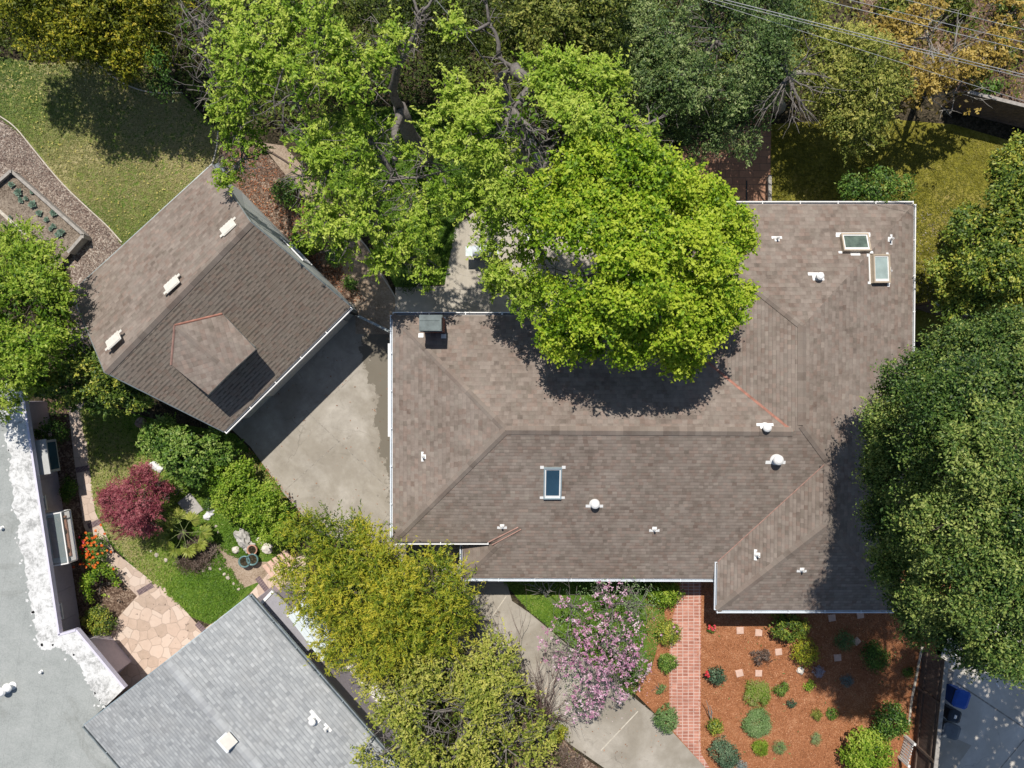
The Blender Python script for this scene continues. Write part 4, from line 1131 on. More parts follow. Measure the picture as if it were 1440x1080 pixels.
# ------------------------------------------------------------------ trees
T1 = [(285, 55, 7.50, 42), (330, 30, 8.00, 46), (385, 65, 8.50, 53), (300, 110, 7.00, 44), (350, 115, 8.00, 51), (415, 125, 8.60, 51), (460, 50, 9.00, 51), (500, 110, 9.00, 48),
      (330, 165, 6.50, 40), (345, 215, 6.00, 35), (430, 185, 7.80, 51), (480, 235, 7.20, 48), (425, 245, 6.40, 37), (520, 190, 8.00, 37), (555, 245, 7.00, 48), (470, 305, 6.20, 44), (525, 305, 6.60, 46),
      (585, 300, 6.30, 46), (550, 350, 5.40, 42), (600, 375, 5.2, 20), (480, 345, 5.00, 24), (620, 240, 7.40, 44), (545, 60, 9.00, 40), (270, 20, 7.50, 35), (410, 20, 8.60, 42), (318, 245, 5.00, 22), (440, 330, 5.00, 22), (600, 395, 4.60, 18)]
tree('walnut_tree', 'sprawling light green tree with grey bare twigs, at top left beside the garage', 'tree', (596, 225), (562, 150, 4.6), T1, L_bright, B_gray, 11, .28, limb_lobes=T1+[(575, 60, 8, 24), (590, 20, 8.4, 20), (570, -30, 8.6, 20), (625, -20, 8.6, 20)],
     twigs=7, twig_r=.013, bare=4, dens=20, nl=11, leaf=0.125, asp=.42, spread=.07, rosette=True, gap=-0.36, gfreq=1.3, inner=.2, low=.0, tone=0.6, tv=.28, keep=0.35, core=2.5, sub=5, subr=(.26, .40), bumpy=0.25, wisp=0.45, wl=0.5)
T2 = [(645, 135, 8.6, 34), (690, 190, 8.60, 53), (640, 190, 8.00, 42), (735, 170, 9.00, 51), (705, 245, 8.00, 48), (655, 285, 7, 30), (765, 235, 8.60, 51), (725, 300, 7.40, 48), (690, 340, 6.6, 26),
      (720, 385, 6.00, 40), (795, 120, 8.60, 48), (845, 110, 8.60, 37), (755, 110, 8.60, 33), (850, 170, 8.60, 53), (905, 195, 8.00, 44), (925, 165, 7.60, 22), (800, 180, 9.00, 51), (640, 40, 9, 20), (740, 425, 6.00, 26), (700, 400, 5.40, 24), (775, 205, 8.4, 44), (705, 290, 7, 40), (690, 250, 7.6, 40), (745, 265, 8, 42), (800, 215, 8.6, 44), (755, 145, 8.6, 40), (770, 255, 8.4, 40), (800, 260, 8.6, 40), (745, 175, 8.8, 36), (738, 208, 8.4, 34), (722, 152, 8.6, 34)]
tree('walnut_tree', 'light green tree with thick grey limbs bending up at top centre, behind the patio', 'tree', (745, 250), (706, 120, 5), T2, L_bright, B_gray, 12, .30, limb_lobes=T2+[(700, 75, 7.4, 24), (688, 30, 7.8, 22), (680, -20, 8.2, 20), (725, 95, 7, 20)],
     twigs=4, twig_r=.013, bare=1, dens=24, nl=11, leaf=0.12, asp=.42, spread=.07, rosette=True, gap=-0.52, gfreq=1.3, inner=.2, low=.0, tone=0.64, tv=.26, keep=0.35, core=2.5, sub=5, subr=(.26, .40), bumpy=0.25, wisp=0.45, wl=0.5)
T3 = [(830, 245, 8.8, 50), (885, 255, 8.8, 52), (935, 270, 8.4, 50), (985, 300, 8, 48), (1018, 325, 7.4, 38), (830, 320, 9, 50), (780, 320, 8.4, 46), (960, 360, 8.5, 62), (895, 385, 9, 58), (1000, 400, 8, 45),
      (1035, 345, 7, 22), (830, 425, 8, 52), (780, 395, 6.8, 42), (792, 470, 6.2, 36), (868, 440, 8, 48), (930, 440, 8, 48), (980, 455, 7.4, 42), (948, 497, 6.4, 30), (890, 480, 7, 36), (822, 478, 5.9, 28), (742, 420, 5.5, 30), (1012, 440, 7, 30), (1050, 340, 6.6, 9), (1040, 415, 6.4, 16), (770, 290, 8, 40), (965, 512, 6, 18), (830, 290, 8.6, 45), (790, 275, 8, 40), (855, 330, 8.8, 45), (760, 350, 6.4, 34), (900, 320, 8.8, 48)]
T3L = [l for l in T3 if l[0]+.55*(330-l[1]) < 812 and l[1] < 430]
T3R = [l for l in T3 if l not in T3L]
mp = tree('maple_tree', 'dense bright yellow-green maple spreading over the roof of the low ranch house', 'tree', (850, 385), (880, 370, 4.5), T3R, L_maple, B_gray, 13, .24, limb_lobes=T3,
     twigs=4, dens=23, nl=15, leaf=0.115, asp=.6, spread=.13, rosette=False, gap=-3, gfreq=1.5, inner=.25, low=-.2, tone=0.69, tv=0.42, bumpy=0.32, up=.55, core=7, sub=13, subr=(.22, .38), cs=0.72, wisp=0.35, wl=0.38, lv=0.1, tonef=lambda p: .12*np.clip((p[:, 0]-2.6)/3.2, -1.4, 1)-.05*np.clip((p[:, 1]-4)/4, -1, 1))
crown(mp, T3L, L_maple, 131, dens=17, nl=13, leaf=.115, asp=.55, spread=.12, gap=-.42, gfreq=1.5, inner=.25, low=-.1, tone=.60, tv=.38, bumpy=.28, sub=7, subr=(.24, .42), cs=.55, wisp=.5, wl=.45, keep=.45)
T4 = [(1342, 508, 7.8, 50), (1400, 502, 8.5, 60), (1290, 540, 7.6, 52), (1360, 560, 10.5, 78), (1432, 560, 11, 76), (1262, 605, 7, 48), (1315, 635, 9.6, 68), (1395, 645, 12, 80), (1254, 675, 6.8, 46),
      (1292, 725, 9, 62), (1360, 735, 11.5, 76), (1432, 735, 12, 76), (1268, 785, 7.4, 48), (1325, 815, 10, 67), (1400, 825, 12, 71), (1302, 860, 8.4, 44), (1345, 888, 9, 46), (1412, 894, 11.5, 52), (1250, 745, 6.4, 38),
      (1500, 580, 11.5, 86), (1500, 720, 12, 86), (1490, 850, 11.5, 67), (1475, 496, 8, 52), (1428, 926, 11, 30), (1385, 914, 10.4, 30), (1238, 605, 6.2, 30), (1233, 655, 6, 30), (1240, 715, 6, 32), (1250, 785, 6.4, 30), (1272, 842, 7, 34), (1266, 556, 6.6, 32)]
oak = tree('evergreen_oak', 'huge dark green rounded evergreen tree overhanging the right end of the house', 'tree', (1285, 660), (1320, 670, 3.5), T4, L_dark, B_dark, 14, .35,
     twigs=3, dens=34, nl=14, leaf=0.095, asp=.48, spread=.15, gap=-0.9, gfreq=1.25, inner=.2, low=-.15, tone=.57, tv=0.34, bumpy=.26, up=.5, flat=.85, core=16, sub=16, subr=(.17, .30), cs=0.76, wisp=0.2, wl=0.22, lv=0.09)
crown(oak, [(1560, 900, 10, 66), (1650, 880, 10, 70), (1570, 980, 10, 66), (1660, 980, 10, 75), (1590, 1060, 10, 70), (1690, 1070, 10, 75), (1740, 950, 10, 70), (1560, 800, 10, 70), (1600, 1130, 10, 70), (1535, 940, 9.6, 50), (1620, 930, 10.4, 60)], L_dark, 141, dens=7, nl=12, leaf=.24, asp=.5, spread=.2, core=5, gap=-.9)
T5 = [(1375, 325, 4.00, 48), (1420, 285, 4.50, 44), (1342, 385, 3.40, 36), (1398, 378, 4.40, 48), (1432, 230, 4.00, 34), (1410, 252, 4.00, 32), (1352, 428, 3.00, 29), (1335, 405, 2.40, 18), (1440, 340, 4.40, 47), (1392, 420, 3.40, 40), (1480, 280, 4.40, 52), (1490, 380, 4.00, 63)]
tree('citrus_tree', 'glossy green and yellow leafy tree against the right edge, above the huge evergreen', 'tree', (1385, 350), (1385, 345, 1.6), T5, L_citrus, B_dark, 15, .16,
     twigs=3, dens=24, nl=14, leaf=0.125, asp=.5, spread=.11, gap=-.7, inner=.2, tone=0.6, tv=.34, bumpy=.2, core=8, sub=7, wisp=0.25, wl=0.3)
T6 = [(1200, 266, 2.1, 20), (1235, 260, 2.5, 24), (1264, 266, 2.1, 18), (1218, 275, 1.8, 18)]
tree('laurel_shrub', 'rounded glossy dark shrub against the top eave of the house', 'shrub', (1232, 272), (1232, 268, .9), T6, L_mid, B_dark, 16, .05,
     twigs=4, twig_r=.007, dens=24, nl=12, leaf=.12, asp=.5, spread=.09, inner=.25, tone=.45, tv=.36)
T7 = [(900, 60, 4.64, 51), (950, 40, 5.22, 59), (1010, 50, 5.45, 62), (1058, 75, 5.22, 55), (902, 118, 4.29, 48), (950, 118, 5.10, 59), (1008, 128, 4.87, 55), (932, 168, 3.71, 40), (982, 185, 3.71, 44), (1035, 178, 3.60, 40), (1078, 28, 4.87, 51), (1070, 128, 4.29, 40), (880, 20, 4.29, 44), (1000, 5, 5.22, 55)]
tree('bay_tree', 'dense grey-green tree at the top edge, right of the bright maple', 'tree', (960, 170), (965, 120, 4), T7, L_gray, B_gray, 17, .25,
     twigs=5, bare=2, twig_r=.011, dens=22, nl=14, leaf=0.1, asp=.4, spread=.13, gap=-.7, inner=.2, tone=0.55, tv=.34, bumpy=.2, core=9, sub=8, wisp=0.4, wl=0.4)
T8 = [(1150, 95, 3.92, 48), (1192, 110, 3.92, 48), (1222, 142, 3.58, 41), (1212, 185, 2.91, 30), (1182, 78, 3.92, 44), (1222, 85, 3.92, 37), (1130, 25, 3.92, 41), (1170, 150, 3.36, 34), (1190, 165, 3.02, 30), (1100, 70, 3.92, 34), (1240, 120, 3.8, 32), (1180, 130, 3.6, 36), (1200, 160, 3.2, 32), (1235, 165, 3, 26), (1165, 120, 3.6, 32)]
T8b = T8+[(1075, 165, 5.4, 30), (1130, 165, 5, 30), (1145, 175, 4.8, 30), (1092, 45, 7, 35), (1155, 20, 7.2, 30), (1200, 15, 7, 30), (1068, 150, 5.6, 26), (1110, 175, 5, 26)]
hb = tree('half_bare_tree', 'half bare tree with pale dead branches above the lawn behind the house', 'tree', (1095, 150), (1105, 110, 4.5), T8, L_olive, B_pale, 18, .2,
     twigs=3, bare=1, bare_len=1.0, twig_r=.012, dens=30, nl=12, leaf=0.11, asp=.42, spread=.12, gap=-3, inner=.2, tone=0.66, tv=.36, bumpy=.2, core=7, sub=5, wisp=0.4, wl=0.45)
rg = np.random.default_rng(77); mb = MB(); f0 = P(1108, 106, 5.0)
mb.tube([P(1104, 125, 3.0), P(1106, 116, 4.2), f0], [.13, .11, .09], 7)
for e in ((1072, 162, 5.2), (1066, 150, 5.3), (1090, 168, 4.8), (1128, 160, 4.8), (1145, 172, 4.6), (1112, 172, 4.6), (1094, 48, 5.6), (1078, 70, 5.6), (1150, 128, 5.0), (1140, 60, 5.4), (1172, 112, 5.0)):
    q = bez(f0, P(*e), rg, .16, 6); mb.tube(q, [.045, .038, .031, .025, .019, .013, .008], 6)
    for _ in range(6):
        s_ = q[int(rg.integers(2, 6))]; d_ = (P(*e)-f0)*rg.uniform(.25, .5)+Vector(rg.normal(0, .28, 3))
        mb.tube(bez(s_, s_+d_, rg, .2, 4), [.02, .016, .012, .008, .004], 4, cap=False)
mb.build('dead_branch', B_gray, hb, smooth=True)
T9 = [(1270, 60, 3.24, 34), (1310, 48, 3.60, 36), (1352, 55, 3.60, 36), (1330, 98, 3.60, 43), (1290, 108, 3.36, 36), (1370, 98, 3.48, 29), (1312, 140, 3.00, 34), (1350, 128, 3.36, 34), (1402, 72, 3.60, 27), (1272, 138, 2.76, 22), (1305, 22, 3.36, 29), (1265, 100, 3.00, 27), (1405, 25, 3.36, 29), (1240, 45, 3.00, 25)]
tree('golden_tree', 'sparse golden-tan tree under the power lines at top right', 'tree', (1310, 112), (1318, 105, 3), T9, L_gold, B_pale, 19, .12,
     twigs=6, bare=1, twig_r=.010, dens=18, nl=10, leaf=0.13, asp=.5, spread=.08, rosette=True, gap=-0.35, gfreq=1.6, inner=.15, low=.1, tone=.55, tv=.34, keep=.45, core=1.5, wisp=0.3, wl=0.4)
T10 = [(20, 10, 3.92, 55), (85, 20, 4.26, 60), (148, 22, 4.26, 60), (200, 48, 3.70, 48), (205, 0, 4.26, 55), (132, 62, 3.36, 36), (60, -30, 4.48, 72), (150, -30, 4.48, 72), (180, 80, 3.02, 29)]
tree('yellow_tree', 'yellow-green tree in the top left corner, casting its shadow on the dry lawn', 'tree', (165, 95), (150, 50, 4), T10, L_yellow, B_dark, 20, .22,
     twigs=4, dens=24, nl=13, leaf=0.12, asp=.42, spread=.14, gap=-.62, inner=.2, tone=.40, tv=.42, bumpy=.2, core=9, sub=6, wisp=0.4, wl=0.4)
T11 = [(742, 28, 5.60, 44), (790, 28, 6.40, 55), (840, 40, 5.92, 44), (802, 78, 5.12, 40), (762, 68, 5.12, 35), (845, 0, 6.40, 44), (770, -20, 6.40, 55), (720, 60, 4.48, 26)]
tree('olive_green_tree', 'olive yellow-green tree at the top centre edge, between walnut and grey-green tree', 'tree', (790, 80), (790, 55, 3.6), T11, L_olive, B_dark, 21, .2,
     twigs=4, dens=22, nl=13, leaf=0.12, asp=.42, spread=.13, gap=-.65, inner=.2, tone=0.46, tv=.38, core=8, sub=7, wisp=0.35, wl=0.4)
T12 = [(600, 10, 4.6, 46), (660, 20, 4.6, 46), (545, 5, 4.8, 46), (490, 0, 5, 42), (690, 50, 4, 30), (620, 70, 3.8, 34), (430, -10, 5, 40), (240, 75, 4, 32), (235, 120, 3, 22)]
tree('understorey_tree', 'shaded dark yellow-green tree behind the bare walnut limbs at the top edge', 'tree', (600, 60), (600, 40, 2), T12[:7], L_olive, B_dark, 22, .14,
     twigs=3, dens=16, nl=12, leaf=.13, asp=.42, spread=.13, gap=-.4, inner=.2, tone=.26, tv=.3, core=6)
tree('understorey_shrub', 'dark shrub in the shade between the yellow tree and the walnut', 'shrub', (245, 105), (240, 95, 1.2), T12[7:], L_mid, B_dark, 23, .07,
     twigs=4, dens=14, nl=12, leaf=.13, asp=.42, spread=.12, gap=-.4, tone=.3, tv=.3)
T13 = [(15, 375, 4.60, 42), (55, 385, 4.80, 44), (30, 440, 5.60, 52), (71, 432, 5.20, 35), (18, 500, 5.60, 52), (59, 485, 5.20, 42), (45, 350, 3.80, 29), (91, 420, 4.40, 17), (15, 338, 3.80, 25), (83, 470, 4.40, 25), (-30, 420, 5.00, 63), (40, 520, 4.60, 31), (42, 470, 5, 42), (10, 430, 5.2, 44), (50, 420, 5.2, 40), (78, 445, 4.6, 28), (40, 400, 4.6, 38), (-10, 540, 4.6, 48)]
tree('plum_tree', 'fresh green feathery tree at the left edge, over the raised vegetable bed', 'tree', (70, 445), (60, 440, 2), T13, L_lime, B_dark, 24, .15,
     twigs=5, twig_r=.010, bare=1, dens=22, nl=13, leaf=0.12, asp=.4, spread=.12, gap=-0.75, inner=.2, tone=0.62, tv=.34, bumpy=.24, core=6, sub=6, wisp=0.7, wl=0.4)
T14 = [(112, 508, 3.80, 33), (150, 528, 3.80, 35), (180, 558, 3.40, 29), (140, 566, 3.20, 29), (92, 548, 3.80, 31), (60, 540, 3.60, 24)]
tree('small_citrus_tree', 'dark glossy tree with yellow-lit tips by the left end of the garage wall', 'tree', (160, 535), (150, 535, 1.4), T14, L_citrus, B_dark, 25, .1,
     twigs=4, twig_r=.009, dens=26, nl=13, leaf=0.12, asp=.48, spread=.11, gap=-.55, tone=0.54, tv=.36, core=8, sub=6, wisp=0.3, wl=0.35)
# conifer-like and scrubby trees between the grey house and the drive
T15 = [(432, 762, 3.40, 39), (480, 770, 3.80, 43), (520, 790, 4.20, 43), (450, 818, 3.80, 43), (500, 838, 4.60, 54), (612, 830, 4.60, 50), (640, 858, 3.80, 30), (592, 880, 4.60, 48), (540, 895, 4.20, 45), (480, 898, 3.60, 37), (620, 792, 3.60, 22), (410, 800, 2.80, 22), (560, 800, 3.60, 28), (450, 740, 3.00, 19), (505, 745, 3.00, 17)]
cn = tree('thuja_tree', 'spreading yellow-green conifer with a spiky golden top between the concrete yard and grey roof', 'tree', (585, 800), (560, 845, 2.4), T15+[(558, 845, 5, 48)], L_conifer, B_dark, 26, .2,
     twigs=5, dens=22, nl=14, leaf=0.14, asp=.24, spread=.12, gap=-.6, inner=.2, tone=0.64, tv=.36, bumpy=.25, hang=-.2, core=7, sub=6, subr=(.24, .42), wisp=0.75, wl=0.62)
rg = np.random.default_rng(3)
def sprays(parent, c, n, L, mat, seed, name, up=(0.1, .9), nl=26, leaf=.16, tone=.6):
    """long arching sprays of needles round a point"""
    rg = np.random.default_rng(seed); C, N, T, TN = [], [], [], []
    for i in range(n):
        a = rg.uniform(0, 6.28); e = rg.uniform(*up); l = L*rg.uniform(.6, 1.1)
        d = np.array([math.cos(a)*math.cos(e), math.sin(a)*math.cos(e), math.sin(e)])
        s = np.linspace(.05, 1, nl)[:, None]
        p = np.array(c)+d*l*s+np.array([0, 0, -.35])*l*s**2
        C.append(p+rg.normal(0, .02, p.shape)); T.append(np.tile(d, (nl, 1))+rg.normal(0, .45, (nl, 3))); N.append(np.array([0, 0, 1.])+rg.normal(0, .4, (nl, 3)))
        TN.append(np.full(nl, tone+rg.normal(0, .1))+s[:, 0]*.15)
    C = np.concatenate(C); k = len(C)
    return leaf_object(name, C, np.concatenate(N), np.concatenate(T), leaf*rg.uniform(.7, 1.3, k), .22, np.clip(np.concatenate(TN)+rg.normal(0, .1, k), 0, 1), mat, parent)
sprays(cn, P(556, 850, 5.0), 90, 1.2, L_conifer, 4, 'leader', (.0, 1.1), tone=.68)
T16 = [(560, 960, 3.20, 48), (618, 942, 3.80, 51), (678, 952, 3.40, 44), (600, 1010, 4.20, 55), (668, 1010, 4.20, 55), (728, 1000, 3.40, 37), (560, 1050, 3.60, 48), (640, 1068, 4.20, 55), (712, 1058, 3.60, 48), (758, 1035, 2.80, 24), (700, 922, 3.00, 31), (600, 1110, 4.00, 55), (690, 1110, 4.00, 55), (585, 925, 3.4, 36), (545, 925, 3, 28), (700, 970, 3.6, 40), (560, 1000, 3.6, 36)]
tree('scrub_tree', 'wide scrubby olive-yellow tree with grey twigs at the bottom centre edge', 'tree', (660, 985), (650, 995, 1.4), T16, L_scrub, B_gray, 27, .14,
     twigs=7, twig_r=.011, bare=5, bare_len=.9, dens=18, nl=11, leaf=0.12, asp=.45, spread=.10, gap=-0.36, gfreq=1.9, inner=.2, tone=0.72, tv=.36, bumpy=.2, core=4, sub=4, wisp=0.7, wl=0.6)
# twiggy bare shrub beside it
def bare_shrub(name, label, base, tips, mat, seed, r=.014, n=4, cat='shrub', group=None, leafmat=None):
    rg = np.random.default_rng(seed); b = P(*base, 0); t = empty(name, b, label, cat, group); mb = MB()
    for tp in tips:
        e = P(*tp)
        q = bez(b+Vector(rg.normal(0, .05, 3))*Vector((1, 1, 0)), e, rg, .15, 6)
        mb.tube(q, [r*1.8*(1-.13*i) for i in range(7)], 5)
        for _ in range(n):
            s = q[int(rg.integers(2, 7))]; d = (e-b)*rg.uniform(.25, .5)+Vector(rg.normal(0, .28, 3))
            mb.tube(bez(s, s+d, rg, .2, 4), [r*(1-.18*i) for i in range(5)], 4, cap=False)
    mb.build('branches', mat, t)
    return t
rg = np.random.default_rng(9)
bare_shrub('bare_twig_shrub', 'bare grey twigs sticking out onto the front drive beside the conifer', (668, 872), [(660+rg.normal(0, 12), 885+rg.normal(0, 22), rg.uniform(.9, 2.0)) for _ in range(34)], B_gray, 31, .012, 5)
bare_shrub('bare_sapling', 'small bare pale sapling between the front lawn and the house eave', (768, 838), [(752, 818, 1.2), (742, 820, 1.1), (760, 812, 1.5), (775, 822, 1.2), (766, 815, 1.4), (748, 828, .8)], B_pale, 32, .016, 4)
bare_shrub('dry_scrub', 'leafless grey-brown scrub at the right edge of the olive scrubby tree', (765, 1010), [(760+rg.normal(0, 22), 985+rg.normal(0, 35), rg.uniform(.5, 1.4)) for _ in range(60)], B_red, 33, .010, 6)
# magnolia
TM = [(806, 852, 2.4, 32), (860, 850, 2.8, 38), (900, 846, 2.6, 28), (796, 900, 2.6, 34), (850, 900, 3.2, 40), (888, 900, 2.8, 32), (820, 948, 2.6, 36), (862, 948, 2.6, 34), (815, 985, 2.0, 26), (895, 935, 2.2, 20), (840, 985, 1.8, 16), (848, 826, 2.4, 14), (888, 826, 2.4, 14)]
b = P(848, 905, 0); mg = empty('magnolia_tree', b, 'pink flowering magnolia with bare grey twigs between the front drive and brick path', 'tree')
limbs(mg, b, P(848, 902, .7), TM, B_gray, 34, .09, twigs=9, twig_r=.008, bare=5, bare_len=.8, depth=.1)
crown(mg, TM, L_sage, 35, dens=9, nl=4, leaf=.085, asp=.4, spread=.09, gap=-.5, inner=.4, low=0, tone=.6, tv=.3, keep=.3)
TMl = [(l[0], l[1], l[2]+.05, l[3]*1.08) for l in TM if l[1] > 880]; TMu = [(l[0], l[1], l[2]+.05, l[3]) for l in TM if l[1] <= 880]
crown(mg, TMl, L_pink, 36, dens=14, nl=5, leaf=.095, asp=.55, spread=.035, rosette=True, gap=-.45, gfreq=2.6, inner=.15, low=.1, tone=.45, tv=.45, keep=.3, name='blossom')
crown(mg, TMu, L_pink, 37, dens=9, nl=5, leaf=.095, asp=.55, spread=.035, rosette=True, gap=.0, gfreq=2.6, inner=.1, low=.1, tone=.45, tv=.45, keep=.3, name='blossom')
# red maple
TR = [(168, 692, 1.9, 25), (204, 686, 2.1, 29), (163, 716, 1.8, 22), (194, 716, 2.4, 32), (222, 696, 1.8, 21), (208, 732, 1.7, 19), (180, 733, 1.7, 20), (228, 684, 1.6, 13), (157, 703, 1.6, 15), (206, 666, 1.7, 13)]
tree('japanese_maple', 'round dark red laceleaf maple beside the stone path', 'tree', (192, 708), (192, 708, .8), TR, L_red, B_dark, 38, .07,
     twigs=7, twig_r=.008, bare=2, dens=34, nl=16, leaf=.11, asp=.2, spread=.09, gap=-0.95, inner=.2, tone=0.6, tv=.36, hang=.4, bumpy=.2, core=12, sub=5, wisp=0.4, wl=0.3)
H1 = [(228, 622, 2.00, 28), (262, 640, 2.30, 35), (298, 628, 1.90, 28), (285, 656, 1.90, 26), (250, 660, 1.60, 22), (318, 636, 1.40, 17), (240, 605, 1.60, 17), (215, 612, 1.40, 15)]
tree('leafy_shrub', 'big leafy green shrub under the bottom corner of the garage roof', 'shrub', (268, 632), (268, 634, .6), H1, L_mid, B_dark, 39, .06,
     twigs=5, twig_r=.008, dens=24, nl=13, leaf=.12, asp=.5, spread=.09, gap=-.75, inner=.2, tone=0.62, tv=.36, bumpy=.2, core=10, sub=5, wisp=0.3, wl=0.3)
H2 = [(312, 664, 1.50, 26), (338, 684, 1.60, 29), (366, 706, 1.60, 29), (392, 728, 1.40, 22), (352, 722, 1.40, 24), (326, 702, 1.30, 22), (378, 742, 1.20, 20), (345, 660, 1.20, 15), (300, 680, 1.10, 18), (398, 745, 1.00, 15)]
tree('clipped_hedge', 'bright green hedge along the left edge of the concrete yard', 'hedge', (350, 698), (350, 698, .5), H2, L_lime, B_dark, 40, .06,
     twigs=5, twig_r=.008, dens=32, nl=12, leaf=.10, asp=.55, spread=.07, gap=-.9, inner=.2, tone=0.6, tv=.3, bumpy=.16, core=12, sub=5, wisp=0.2, wl=0.2)

def bush(name, label, px, py, r, h, leaf, seed, cat='shrub', group=None, lob=4, lsize=.07, asp=.5, dens=60, nl=10, tone=.5, tv=.36, elong=1, stem=True, ang=0, **kw):
    """small garden plant: stems and a few merged mounds of leaves; r in photo pixels, h in metres"""
    rg = np.random.default_rng(seed)
    zz = h*.45
    lo = [(px, py, zz, r*.78, h*.55/(r*.78*sc(zz)))]
    for i in range(lob):
        a = 6.28*i/lob+rg.uniform(-.4, .4); d = r*.45
        ex = math.cos(a)*d*elong; ey = math.sin(a)*d/max(1, elong*.8)
        rr = r*rg.uniform(.45, .6)
        lo.append((px+ex*math.cos(ang)-ey*math.sin(ang), py+ex*math.sin(ang)+ey*math.cos(ang), zz*rg.uniform(.75, 1.15), rr, h*.45/(rr*sc(zz))))
    b = P(px, py, 0)
    t = empty(name, b, label, cat, group)
    if stem:
        mb = MB()
        for l in lo:
            e = P(l[0], l[1], l[2]*1.1)
            for _ in range(3):
                mb.tube(bez(b+Vector((rg.normal(0, .03), rg.normal(0, .03), -.02)), e+Vector(rg.normal(0, .08, 3)), rg, .12, 4), [.013, .011, .009, .007, .004], 4)
        mb.build('stem', B_gray, t)
    kw.setdefault('spread', lsize*.7)
    crown(t, lo, leaf, seed, dens=dens, nl=nl, leaf=lsize, asp=asp, tone=tone, tv=tv, gap=kw.pop('gap', -.8), gfreq=4, inner=.25, low=-.1, name='foliage', bumpy=kw.pop('bumpy', .15), **kw)
    return t
def flowers(t, spots, mat, seed, leaf=.09, nl=7, name='blossom'):
    rg = np.random.default_rng(seed); C, N, T = [], [], []
    for s in spots:
        c = np.array(P(*s))
        for i in range(nl):
            a = 2.4*i; d = np.array([math.cos(a), math.sin(a), .35])
            C.append(c+d*leaf*.35*rg.uniform(.5, 1.2)); N.append(np.array([0, 0, 1])+rg.normal(0, .4, 3)); T.append(d)
    C = np.array(C); k = len(C)
    return leaf_object(name, C, np.array(N), np.array(T), leaf*rg.uniform(.7, 1.2, k), .8, np.clip(rg.normal(.5, .25, k), 0, 1), mat, t)

# beds beside the flat-roofed house
w = bush('flowering_shrub', 'shrub covered in orange and red flowers beside the greenhouse window', 132, 772, 24, .9, L_mid, 50, lsize=.085, dens=40, ang=1.2, elong=1.3)
rg = np.random.default_rng(51)
flowers(w, [(130+rg.normal(0, 11), 772+rg.normal(0, 14), .85+rg.uniform(-.1, .15)) for _ in range(46)], L_orange, 52, .085)
flowers(w, [(116+rg.normal(0, 3), 770+rg.normal(0, 14), .8+rg.uniform(-.1, .1)) for _ in range(9)], L_crimson, 53, .085)
bush('leafy_shrub', 'broad bright green shrub just below the orange flowering one', 142, 822, 31, 1.1, L_lime, 54, lsize=.11, dens=34, tone=.46)
bush('round_shrub', 'round olive-green shrub with reddish tips at the corner of the flagstone terrace', 142, 872, 24, 1.0, L_citrus, 55, lsize=.075, dens=50, tone=.5)
bush('ivy_clump', 'dark shaded climbing plant clinging to the mauve wall by the path', 78, 610, 20, 1.7, L_mid, 56, lsize=.1, dens=40, tone=.22, elong=1.3, ang=1.4)
bush('shaded_shrub', 'low dark green planting in the shade between bay window and stone path', 98, 690, 14, .5, L_mid, 57, lsize=.09, dens=45, tone=.28, elong=1.8, ang=1.45)
# palm with fan leaves
b = P(262, 752, 0); pm = empty('fan_palm', b, 'small fan palm with drooping yellow-green fronds beside the dark red maple', 'palm')
mb = MB(); mb.tube([b, b+Vector((-.02, .03, .5)), P(258, 748, 1.0)], [.16, .14, .12], 10); mb.build('trunk', B_dark, pm)
top = P(258, 748, 1.05)
rg = np.random.default_rng(58)
mbp = MB()
for i, (px, py, z) in enumerate(((243, 738, 1.2), (268, 732, 1.35), (236, 760, .9), (263, 772, .95), (284, 748, 1.1), (250, 728, 1.1), (246, 772, .8), (278, 764, .8), (232, 745, .9))):
    hub = P(px, py, z); d = (hub-top).normalized()
    mbp.tube(bez(top, hub, rg, .06, 4, .1), [.013, .012, .011, .010, .008], 5)
    side = UP.cross(d).normalized(); C, N, T, SZ, TN = [], [], [], [], []
    for k in range(46):
        a = -2.1+4.2*k/45
        q = (d*math.cos(a)+side*math.sin(a)); q.z -= .12+.25*abs(math.sin(a)); q.normalize()
        L = .50*rg.uniform(.85, 1.05)*(1-.12*abs(a))
        for s in (.5,):
            C.append(hub+q*L*s); T.append(q); N.append(UP+side*math.sin(a)*.5+Vector(rg.normal(0, .25, 3))); SZ.append(L); TN.append(.5+rg.normal(0, .14)-.12*abs(a)/1.9+.1*(i % 2))
    leaf_object('frond', np.array([list(c) for c in C]), np.array([list(c) for c in N]), np.array([list(c) for c in T]), np.array(SZ), .16, np.clip(np.array(TN)+.12, 0, 1), L_palm, pm)
mbp.build('leaf_stalk', mat_plain('palm_stalk', (.22, .27, .09), .6, .15), pm)
t = bush('dry_grass_clump', 'withered grey-brown clump of dead grass below the fan palm', 276, 778, 26, .5, L_brown, 59, 'plant', lsize=.16, asp=.12, dens=50, tone=.5, elong=1.35, ang=-.3)
bush('low_shrub', 'small dark green shrub above the slate slab by the red maple', 252, 690, 14, .5, L_mid, 60, lsize=.07, tone=.5)
bush('low_shrub', 'little dark shrub between the white rocks and the bright green hedge', 293, 710, 9, .4, L_mid, 61, lsize=.07, tone=.3)
